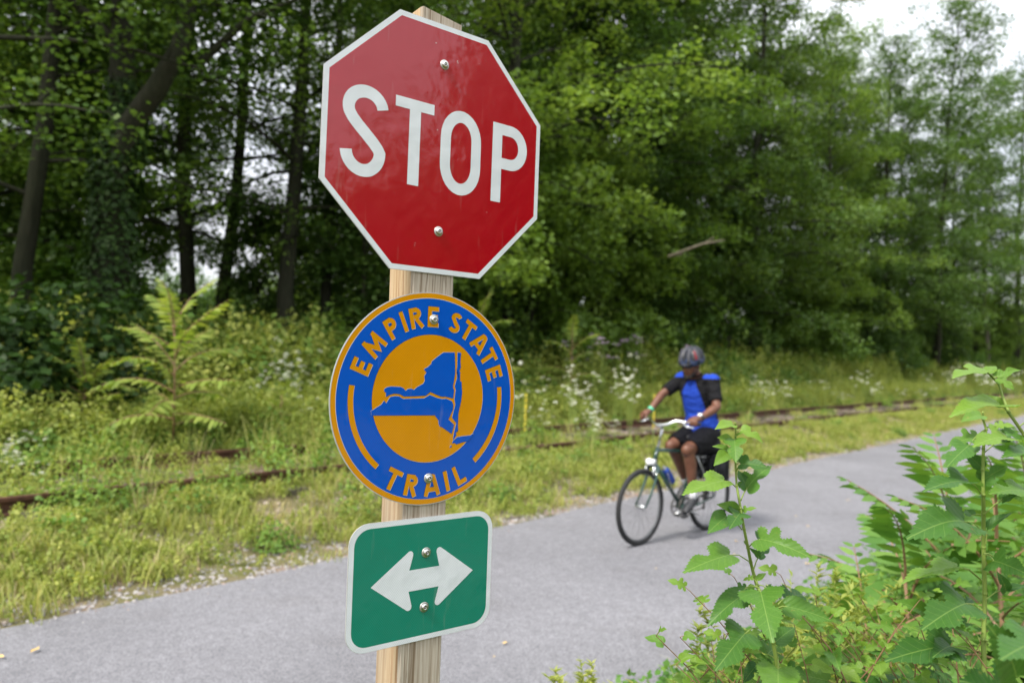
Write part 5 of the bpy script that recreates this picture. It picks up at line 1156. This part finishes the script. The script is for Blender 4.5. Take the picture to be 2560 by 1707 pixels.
# ------------------------------------------------------------------ mulberry leaves and saplings (near verge)
HALVES = {
 'U': [(0, 0), (.10, -.07), (.26, -.07), (.38, .06), (.42, .25), (.37, .47), (.26, .68), (.12, .88), (0, 1.04)],
 'L': [(0, 0), (.10, -.08), (.28, -.09), (.42, .02), (.46, .18), (.42, .30), (.28, .33), (.17, .37), (.15, .43), (.22, .49), (.30, .58), (.27, .74), (.13, .91), (0, 1.05)],
 'D': [(0, 0), (.12, -.10), (.30, -.12), (.40, -.02), (.34, .08), (.20, .10), (.17, .15), (.26, .19), (.42, .20), (.48, .32), (.40, .42), (.24, .42), (.15, .48), (.20, .57), (.27, .66), (.20, .84), (0, 1.06)]}
def leaf_mesh(lv, rv, fold, droop, wave, seed, name='leaf'):
    r = R_(seed); outl = []
    for side, key in ((1, rv), (-1, lv)):
        P = np.array(HALVES[key], float); Q = [P[0]]
        for i in range(len(P) - 1):                        # Catmull-Rom through the control points
            p0, p1, p2, p3 = P[max(i - 1, 0)], P[i], P[i + 1], P[min(i + 2, len(P) - 1)]
            for t in np.linspace(0, 1, 7)[1:]:
                Q.append(.5 * ((2 * p1) + (-p0 + p2) * t + (2 * p0 - 5 * p1 + 4 * p2 - p3) * t * t + (-p0 + 3 * p1 - 3 * p2 + p3) * t ** 3))
        Q = np.array(Q); d = np.r_[0, np.cumsum(np.linalg.norm(np.diff(Q, axis=0), axis=1))]; m_ = int(d[-1] / .078); tt = np.linspace(0, d[-1], m_ * 2 + 1)
        S = np.stack([np.interp(tt, d, Q[:, 0]), np.interp(tt, d, Q[:, 1])], 1); tg = np.gradient(S, axis=0); nn_ = np.stack([tg[:, 1], -tg[:, 0]], 1); nn_ /= np.linalg.norm(nn_, axis=1)[:, None] + 1e-9
        amp = np.where(np.arange(len(S)) % 2 == 1, .036, -.010) * np.clip(np.arange(len(S)) / 6, 0, 1); amp[-1] = 0; S = S + nn_ * amp[:, None] + tg * (np.arange(len(S)) % 2 == 1)[:, None] * .5; S[0] = P[0]; S[-1] = P[-1]
        S[:, 0] = np.maximum(S[:, 0], 0.004); S[0, 0] = S[-1, 0] = 0; S[:, 0] *= side; outl.append(S)
    loop = list(map(tuple, outl[0])) + list(map(tuple, outl[1][-2:0:-1])); n = len(loop)
    inner = [(0.0, y) for y in np.linspace(.08, .95, 9)] + [(x, y) for x in (-.3, -.2, -.1, .1, .2, .3) for y in np.linspace(.02, .8, 8)]
    vs_, es, fs, *_ = delaunay_2d_cdt([Vector(p) for p in loop] + [Vector(p) for p in inner], [], [list(range(n))], 1, 1e-5)
    ph = r.random(3) * 6.28; V = []
    for p in vs_:
        x, y = p.x, p.y; ax = abs(x)
        z = fold * ax - droop * max(0, y) ** 2 - .25 * droop * ax * ax + wave * (math.sin(y * 9 + ph[0]) * ax * 1.5 + .5 * math.sin(y * 14 + x * 11 + ph[1]) * ax) + .12 * x * math.sin(ph[2])
        V.append((x, y * (1 - .12 * droop * y), z))
    ti = max(range(len(vs_)), key=lambda i: vs_[i].y); ty, tz = V[ti][1], V[ti][2]; Lt = math.hypot(ty, tz); ca_, sa_ = ty / Lt, tz / Lt
    V = [(x / Lt, (y * ca_ + z * sa_) / Lt, (-y * sa_ + z * ca_) / Lt) for x, y, z in V]
    F_ = [tuple(f) for f in fs]; me = mesh(name, V, F_, M['mulberry_leaf'], True)
    uvl = me.uv_layers.new(name='leaf'); vi = np.zeros(len(me.loops), np.int32); me.loops.foreach_get('vertex_index', vi); V0 = np.array([(p.x + .5, p.y) for p in vs_], np.float32); uvl.data.foreach_set('uv', V0[vi].ravel())
    if me.polygons[0].normal.z < 0: me.flip_normals()
    a = me.attributes.new('tint', 'FLOAT', 'FACE'); a.data.foreach_set('value', [r.uniform(.2, .6)] * len(me.polygons)); return me
LV = [leaf_mesh('U', 'U', .22, .25, .05, 1), leaf_mesh('L', 'U', .28, .35, .06, 2), leaf_mesh('U', 'L', .15, .2, .05, 3), leaf_mesh('L', 'L', .25, .3, .06, 4), leaf_mesh('D', 'D', .2, .3, .05, 5),
      leaf_mesh('D', 'L', .3, .45, .06, 6), leaf_mesh('U', 'U', .5, .55, .07, 7), leaf_mesh('L', 'D', .12, .15, .05, 8)]
YM = []                                                    # the same shapes as young, yellower leaves
for me_ in LV:
    c = me_.copy(); c.attributes['tint'].data.foreach_set('value', [.86] * len(c.polygons)); YM.append(c)
DM = []
for me_ in LV:
    c = me_.copy(); c.attributes['tint'].data.foreach_set('value', [.0] * len(c.polygons)); DM.append(c)
def add_leaf(parent, base, tip, face, var, width=1.0, young=0):
    """base and tip in world space; 'face' the direction its upper side looks"""
    base = np.array(base, float); tip = np.array(tip, float); y = tip - base; L = np.linalg.norm(y); y /= L; z = np.array(face, float); z -= (z @ y) * y; z /= np.linalg.norm(z); x = np.cross(y, z)
    o = ob('leaf', (YM if young == 1 else DM if young == -1 else LV)[var], parent); L *= 1.0
    mm = Matrix.Identity(4)
    for i in range(3): mm[i][0] = x[i] * L * width * .86; mm[i][1] = y[i] * L; mm[i][2] = z[i] * L; mm[i][3] = base[i]
    o.matrix_world = mm; return o
def up_cam(p, a, side=0.0):
    """upper side of a leaf: mostly sky, leaning a towards where the photographer stood"""
    c = np.array([0, 0, CAM_H]) - np.array(p); c[2] = 0; c /= np.linalg.norm(c); return np.array([0, 0, 1.0]) + a * c + side * np.array([c[1], -c[0], 0])
def sapling(name, label, cat, stem_px, depth, thick, leaves, conv, group=None):
    base = unproj(*conv(*stem_px[-1]), depth); g_ = gzw(base[0], base[1]); t = empty(name, label, cat, (0, 0, 0), 0, group)
    pts = [unproj(*conv(*p), depth + .02 * math.sin(i)) for i, p in enumerate(stem_px)]; pts.append(pts[-1] * [1, 1, 0] + [.01, .02, (pts[-1][2] + g_) / 2]); pts.append(np.array([pts[-1][0] + .01, pts[-1][1] + .03, g_ - .03]))
    s_ = MB(); s_.tube(pts, np.linspace(thick * .35, thick, len(pts)), 8)
    for k in range(1, len(pts) - 2): s_.ball(pts[k], thick * (.35 + .65 * k / len(pts)) * 1.35, seg=8, rings=6)
    s_.build('stem', M['green_stem'], t); pet = MB()
    for L_ in leaves:
        at, b_, tp, dz, var, a, wd, yg = L_[:8]; side = L_[8] if len(L_) > 8 else 0
        B_ = unproj(*conv(*b_), depth + dz * .3); T_ = unproj(*conv(*tp), depth + dz); add_leaf(t, B_, T_, up_cam(B_, a, side), var, wd, yg)
        if at is not None:
            A0 = unproj(*conv(*at), depth); md_ = (A0 + B_) / 2 + [0, 0, np.linalg.norm(A0 - B_) * .12]; pet.tube([A0, md_, B_], [.0013, .0011, .0010], 5, cap=False)
    pet.build('petiole', M['green_stem'], t); return t
c5 = lambda x, y: (1700 + .28060 * x, 1040 + .28060 * y)
c4 = lambda x, y: (2200 + .26786 * x, 880 + .26786 * y)
c6 = lambda x, y: (1600 + .20408 * x, 1400 + .20408 * y)
c7 = lambda x, y: (2080 + .29144 * x, 1250 + .29144 * y)
# attach, base, tip, depth change at the tip, shape, lean towards the camera, width, young
S1 = [((495, 95), (470, 78), (312, 116), -.03, 0, .5, .9, 1), ((500, 130), (556, 128), (738, 238), -.02, 1, .6, .8, 1), ((497, 175), (500, 178), (560, 150), -.02, 4, .8, 1.2, 1),
      ((490, 205), (486, 212), (498, 415), -.05, 3, 2.4, 1.10, 1), ((492, 200), (455, 225), (333, 190), -.02, 0, 1.2, .95, 1), ((493, 250), (425, 300), (285, 268), .0, 1, 1.0, .8, 1), ((493, 300), (430, 330), (302, 440), -.03, 0, 1.3, .9, 1),
      ((500, 490), (543, 425), (775, 455), -.03, 3, 1.1, .95, 0), ((510, 430), (530, 400), (525, 310), .03, 1, 1.5, .8, 0), ((540, 755), (600, 640), (822, 440), .02, 5, 1.3, 1.0, 0, .5), ((541, 750), (600, 638), (515, 480), .03, 1, 1.8, .9, 0),
      ((500, 632), (388, 575), (18, 706), -.06, 2, .9, .75, 1), ((545, 860), (535, 862), (440, 1006), -.06, 3, 1.9, 1.05, 0), ((545, 862), (520, 855), (330, 785), -.02, 0, 1.2, .85, 0), ((552, 1010), (415, 895), (248, 1042), -.05, 0, 1.2, .95, 0), ((545, 850), (552, 848), (682, 818), -.02, 4, .9, .8, 1),
      ((610, 1165), (722, 1095), (1178, 1264), -.08, 5, 1.5, .82, 0), ((610, 1165), (722, 1095), (668, 1018), .03, 0, 1.2, .7, -1), ((655, 1370), (700, 1250), (800, 1175), .02, 3, 1.2, .9, -1), ((655, 1370), (700, 1250), (612, 1168), .0, 0, 1.0, .6, -1), ((610, 1290), (437, 1236), (25, 1398), -.06, 2, 1.0, .78, 0), ((570, 1110), (575, 1115), (590, 1150), 0, 0, 1, .8, 1)]
m65 = lambda p: ((c6(*p)[0] - 1700) / .2806, (c6(*p)[1] - 1040) / .2806)
S1b = [((1430, 340), (1480, 392), (1625, 1010), -.14, 3, 2.6, .98, 0), ((1300, 340), (1222, 450), (826, 805), -.05, 1, 1.1, .80, -1), ((1420, 320), (1290, 335), (1085, 385), .0, 4, .8, .9, 0), ((1460, 830), (1282, 900), (920, 1350), -.10, 3, 2.0, .90, 0), ((1700, 580), (1800, 565), (2352, 745), -.02, 2, .9, .72, 0),
       ((1450, 300), (1560, 350), (1610, 290), .0, 4, 1.0, 1.2, -1), ((1690, 540), (1800, 470), (2010, 440), .06, 3, .9, 1.0, -1), ((1690, 1180), (1690, 1330), (1700, 1850), -.15, 0, 2.0, .95, 0), ((1560, 1330), (1425, 1290), (1265, 1500), -.02, 1, .9, 1.0, -1), ((1630, 1000), (1660, 1000), (1900, 820), .05, 0, .9, .9, -1),
       ((1440, 290), (1375, 215), (1262, 245), .02, 4, .9, .9, 1), ((1430, 290), (1440, 235), (1545, 155), .02, 0, .9, .7, 1), ((1600, 1330), (1440, 1200), (1540, 1180), .03, 2, 1.2, 1.2, 0), ((1690, 1250), (1560, 1150), (1690, 1060), .08, 3, 1.4, 1.0, 0)]
S1 += [tuple([m65(L_[0]), m65(L_[1]), m65(L_[2])]) + tuple(L_[3:]) for L_ in S1b]
sapling('mulberry_sapling', 'slender mulberry sapling with lobed leaves in front of the bicycle rear wheel', 'sapling', [(490, 60), (497, 90), (493, 400), (505, 620), (540, 820), (570, 1000), (605, 1170), (630, 1300), (660, 1420), (690, 1520), m65((1560, 620)), m65((1630, 1000)), m65((1690, 1320))], 1.42, .0046, S1, c5)
m74 = lambda p: ((c7(*p)[0] - 2200) / .26786, (c7(*p)[1] - 880) / .26786)
S2 = [((960, 600), (942, 590), (760, 648), -.02, 0, .8, .9, 1), ((985, 720), (905, 792), (632, 880), .0, 4, 1.1, .95, 0), ((985, 730), (830, 870), (622, 1075), -.05, 2, 1.4, .85, 0), ((1000, 700), (1180, 792), (866, 884), -.05, 3, 1.1, .85, 1), ((1000, 700), (1090, 690), (1255, 690), -.02, 4, .9, 1.0, 1), ((1150, 740), (1160, 718), (1344, 865), -.02, 0, .9, .62, 0),
      ((970, 940), (1215, 800), (1005, 868), .02, 0, .7, .8, -1), ((1200, 830), (1190, 810), (1285, 870), 0, 0, .6, .8, -1), ((965, 1040), (945, 1072), (780, 930), .03, 0, 1.2, .95, -1), ((962, 1180), (965, 1195), (1185, 1065), -.01, 3, 1.6, 1.05, -1), ((962, 1190), (958, 1190), (900, 1120), .0, 0, 1.4, .8, -1), ((948, 1330), (822, 1212), (402, 1302), -.07, 3, .8, .68, 0),
      ((990, 1500), (1150, 1385), (1350, 1310), -.03, 1, .6, .8, -1), ((990, 1490), (1345, 1290), (1015, 1325), -.05, 2, 1.2, .75, 1), ((1340, 1080), (1420, 960), (1130, 985), -.05, 1, .9, .85, 0)]
S2b = [((1285, 260), (1132, 184), (630, 335), -.10, 5, 1.4, .80, 0), ((1300, 130), (1200, 130), (1140, 80), .04, 0, 1, 1.0, -1), ((1320, 370), (1335, 232), (1550, 105), .0, 0, .7, .55, -1), ((1280, 680), (1066, 572), (595, 718), -.06, 2, .5, .55, 1), ((1285, 690), (1068, 570), (865, 460), .02, 3, .9, .85, 0), ((1320, 470), (1390, 520), (1690, 640), -.12, 3, 2.0, .95, 0),
       ((1320, 850), (1492, 765), (1415, 610), .0, 1, 1.1, .9, -1), ((1320, 850), (1495, 765), (1680, 735), .0, 0, .9, .6, -1), ((1290, 960), (1142, 886), (768, 1112), -.10, 3, 1.6, .88, 0), ((1290, 940), (1140, 885), (1200, 850), .03, 1, 1.2, 1.0, -1), ((1280, 1340), (1012, 1250), (452, 1380), -.06, 3, 1.3, .72, -1), ((1280, 1340), (1014, 1252), (860, 1350), -.08, 1, 1.6, .9, 0), ((1000, 1000), (822, 972), (525, 858), .0, 0, .9, .62, 1),
       ((1310, 1240), (1400, 1150), (1550, 1090), .0, 4, 1.2, 1.1, 0), ((1310, 1200), (1440, 1240), (1640, 1330), .0, 3, 1.5, .9, -1), ((1000, 1450), (900, 1400), (690, 1370), .0, 3, 1.2, .9, 0), ((1290, 1100), (1150, 1050), (930, 1120), .0, 0, .6, .6, -1), ((1300, 460), (1380, 480), (1240, 520), .03, 0, .7, .7, -1)]
S2 += [tuple([m74(L_[0]), m74(L_[1]), m74(L_[2])]) + tuple(L_[3:]) for L_ in S2b]
sapling('mulberry_sapling', 'tall straight mulberry sapling rising at the right edge, third of the frame above the tangle', 'sapling', [(960, 560), (960, 620), (992, 720), (965, 900), (960, 1100), (964, 1330), (967, 1500), m74((1300, 400)), m74((1310, 800)), m74((1300, 1200)), m74((1305, 1500))], 1.50, .0056, S2, c4)['label'] = 'tall straight mulberry sapling with big lobed leaves near the right edge'
S3 = [((1010, 200), (985, 172), (672, 248), -.04, 2, .6, .85, 1), ((1060, 240), (1100, 232), (1315, 168), .0, 1, .8, .65, 1), ((1100, 290), (1110, 250), (1250, 352), -.02, 3, 1.3, 1.0, 1), ((1010, 190), (1000, 195), (1080, 130), .02, 0, .8, 1, 1), ((1195, 560), (1120, 510), (645, 606), -.05, 1, .7, .78, 1), ((1200, 560), (1130, 500), (1000, 400), .03, 0, 1.0, .9, 1), ((1290, 700), (1420, 640), (1600, 700), .0, 3, 1.0, .9, 0)]
sapling('mulberry_shoot', 'arching mulberry shoot with yellow green leaves leaning in at the upper right edge', 'sapling', [(985, 170), (1040, 225), (1110, 300), (1150, 430), (1200, 560), (1344, 770), (1500, 1000), (1600, 1400)], 1.25, .0040, S3, c4)

# tangled low mulberry bush between the saplings
r = R_(120)
def bush(label, shoots, nl, seed):
    r = R_(seed); BU = empty('mulberry_bush', label, 'bush', (0, 0, 0), 0, 'tangled mulberry bushes'); stw = MB()
    for k, (tip, left) in enumerate(shoots):
        g_ = gzw(tip[0], tip[1]); L = min(.55, tip[2] - .3); dr = r.normal(0, 1, 2); dr /= np.linalg.norm(dr)
        if left: dr = np.array([-1, .1])
        root = tip + np.array([-dr[0] * L * .55 + .10, -dr[1] * L * .3 + .05, -L]); T = np.linspace(0, 1, 7)
        P = root + (tip - root) * T[:, None]; P[:, 2] += .10 * np.sin(T * PI) * L; P += (r.normal(0, .006, (7, 3))); P[-1] = tip
        stw.tube(np.vstack([[root[0] + .03, root[1] + .02, g_ - .02], P]), np.r_[.0042, np.linspace(.0030, .0008, 7)], 5, cap=False)
        for j in range(nl):
            t = min(1, .20 + .80 * (j + .3 * r.random()) / (nl - 1)); b0 = np.array([np.interp(t, T, P[:, a]) for a in range(3)]); az = j * 2.5 + r.normal(0, .5) + k; sz = (.088 - .060 * t) * r.uniform(.75, 1.35)
            d = np.array([math.cos(az), math.sin(az), r.uniform(-.35, .25) + (.5 if t > .95 else 0)]); d /= np.linalg.norm(d); pb_ = b0 + d * sz * .35 + [0, 0, .004]; stw.tube([b0, pb_], [.0009, .0007], 3, cap=False)
            add_leaf(BU, pb_, pb_ + d * sz + [0, 0, -sz * .12], up_cam(b0, r.uniform(.2, 1.5), r.normal(0, .3)), int(r.integers(0, 8)), r.uniform(.85, 1.15), 1 if t > .70 else (0 if r.random() < .7 else -1))
    stw.build('stems', M['red_stem'], BU)
hand = [(1726, 1478, 1.45, 1), (1640, 1588, 1.40, 1), (1700, 1592, 1.42, 1), (1690, 1660, 1.40, 1), (1835, 1442, 1.5, 0), (1952, 1437, 1.55, 0), (1760, 1640, 1.4, 1), (1985, 1560, 1.55, 0), (1900, 1600, 1.45, 0)]
sh = [(unproj(px, py, dp), lf) for (px, py, dp, lf) in hand] + [(unproj(r.uniform(1720, 2080), r.uniform(1560, 1700), r.uniform(1.4, 1.8)), 0) for _ in range(18)]
bush('tangled mulberry bush with reddish shoots around the foot of the slender sapling', sh, 10, 121)
hand = [(2148, 1488, 1.6, 0), (2238, 1498, 1.62, 0), (2378, 1460, 1.7, 0), (2380, 1540, 1.6, 0), (2040, 1500, 1.6, 0)]
sh = [(unproj(px, py, dp), lf) for (px, py, dp, lf) in hand] + [(unproj(r.uniform(2060, 2580), r.uniform(1500, 1690), r.uniform(1.45, 2.0)), 0) for _ in range(24)]
bush('tangled mulberry bush filling the bottom right corner around the tall sapling', sh, 10, 122)
for k_, (px, py, tx, ty, dp) in enumerate([(2540, 1690, 2470, 1560, .85), (2600, 1600, 2500, 1650, .80), (2520, 1760, 2400, 1700, .9)]):
    if k_ == 0: NB = empty('mulberry_shoot', 'blurred mulberry shoot close to the lens in the bottom right corner', 'sapling', (0, 0, 0)); ns = MB(); q0 = unproj(2640, 1800, .9); ns.tube([unproj(2600, 1600, .85), q0, [q0[0] + .05, q0[1], gzw(q0[0], q0[1])]], [.002, .003, .004], 6); ns.build('stem', M['green_stem'], NB)
    B_ = unproj(px, py, dp); add_leaf(NB, B_, unproj(tx, ty, dp - .04), up_cam(B_, 1.2), k_ * 2, 1.0, -1)
# dense lower fill under the bush
leafmass = [leafy(r, 12, .40, .09, 20, .050, M['near_sumac'], bush=.06, name='low_leaves'), mound_leaf(r, .16, .34, 300, .055, M['near_sumac'])]
P = []; 
for k in range(1100):
    x = r.uniform(.35, 2.6); y = r.uniform(1.0, 3.3); n_ = TN @ np.array([x, y])
    if x < .30 + .34 * y or n_ > 1.75 or n_ < -.4 or math.hypot(x, y) < 1.15 or x < .40 + (y - 1.1) * .15: continue
    P.append((x, y, gzw(x, y)))
P = np.array(P); hs = np.clip(1.35 - .12 * P[:, 1] - np.clip(1.0 - P[:, 0], 0, 1) * .7, .5, 1.5)
k = len(P); scatter('low_bramble', P, np.stack([r.normal(0, .1, k), r.normal(0, .1, k), r.random(k) * 6.28], 1), np.stack([r.uniform(.9, 1.3, k), r.uniform(.9, 1.3, k), hs * 1.35 * r.uniform(.7, 1.15, k)], 1), r.integers(0, 2, k), leafmass)
# feathery horseweed behind the bush
def horseweed(loc, h, label):
    r = R_(int(loc[0] * 1000)); t = empty('horseweed', label, 'plant', (loc[0], loc[1], gzw(loc[0], loc[1])), 0, 'feathery weeds at the trail edge'); s_ = MB(); tops = []
    s_.tube([(0, 0, -.02), (.01, 0, h * .5), (0, .01, h)], [.004, .003, .001], 5); cen = []; nor = []; yaw = []
    st_l = [((0, 0, h * .15), (0, 0, h))]
    for k in range(7):
        a = k * 2.4; z0 = h * r.uniform(.35, .8); e = (h * .22 * math.cos(a), h * .22 * math.sin(a), z0 + h * .22); s_.tube([(0, 0, z0), e], [.002, .0008], 4); st_l.append(((0, 0, z0), e))
    for a_, b_ in st_l:
        a_ = np.array(a_); b_ = np.array(b_); m_ = 130 if a_[0] == b_[0] else 46
        for q in range(m_):
            t_ = r.random(); an = r.random() * 6.283; rr = .020 * (1.2 - t_ * .6); cen.append(a_ + (b_ - a_) * t_ + [rr * math.cos(an), rr * math.sin(an), rr * .6]); nor.append([-math.cos(an) * .5, -math.sin(an) * .5, 1]); yaw.append(an)
    s_.build('stem', M['green_stem'], t); ob('foliage', batch_mesh('foliage', np.array(cen), np.array(nor), np.array(yaw), .042 * r.uniform(.6, 1.3, len(cen)), M['weed_leaf'], aspect=.16), t)
for i, (px, py, dp, lb) in enumerate([(1980, 1430, 2.2, 'feathery weed left of the tallest feathery one'), (2045, 1402, 2.3, 'tallest feathery weed between the saplings'), (2090, 1412, 2.35, 'feathery weed just right of the tallest one'), (1930, 1470, 2.1, 'feathery weed behind the big hanging mulberry leaf'), (1745, 1580, 1.9, 'feathery weed left of the slender sapling foot'), (1770, 1600, 1.95, 'short feathery weed at the slender sapling foot'),
                                      (2130, 1440, 2.3, 'feathery weed in front of the low sumac'), (1870, 1600, 1.9, 'low feathery weed under the slender sapling'), (1955, 1560, 2.0, 'feathery weed deep in the tangle'), (1480, 1655, 2.6, 'lone pale weed at the bottom edge of the trail'), (1455, 1680, 2.6, 'short lone weed beside the pale one at the bottom edge')]):
    p = unproj(px, py, dp); n_ = TN @ p[:2]
    if n_ > 1.85: p[:2] -= TN * (n_ - 1.85)
    horseweed(p[:2], max(.2, p[2] - .0), lb)
# leaves lying on the trail
for (px, py, sz) in [(87, 1624, .065), (4, 1640, .05), (1262, 1606, .045), (2020, 1315, .05), (2018, 1408, .05), (1840, 1352, .045), (1836, 1385, .035), (2120, 1250, .05), (1990, 1290, .04), (1235, 1640, .02), (1640, 1420, .03)]:
    p = ground_at(px, py, .02); a = random.random() * 6.28
    o = ob('fallen_leaf', mesh('fallen_leaf', [(0, -.5, .02), (.18, -.2, .1), (.16, .25, .04), (0, .5, .12), (-.16, .2, .02), (-.17, -.2, .12)], [(0, 1, 2, 3), (0, 3, 4, 5)], M['fallen'])); o.location = p; o.scale = (sz, sz, sz); o.rotation_euler = (0, 0, a)
    tag(o, {87: 'long yellow fallen leaf on the trail at the lower left', 4: 'yellow fallen leaf on the trail at the very left edge', 1262: 'bright yellow fallen leaf on the trail right of the arrow sign'}.get(px, 'small dry fallen leaf lying on the grey trail'), 'leaf', 'fallen leaves on the trail')
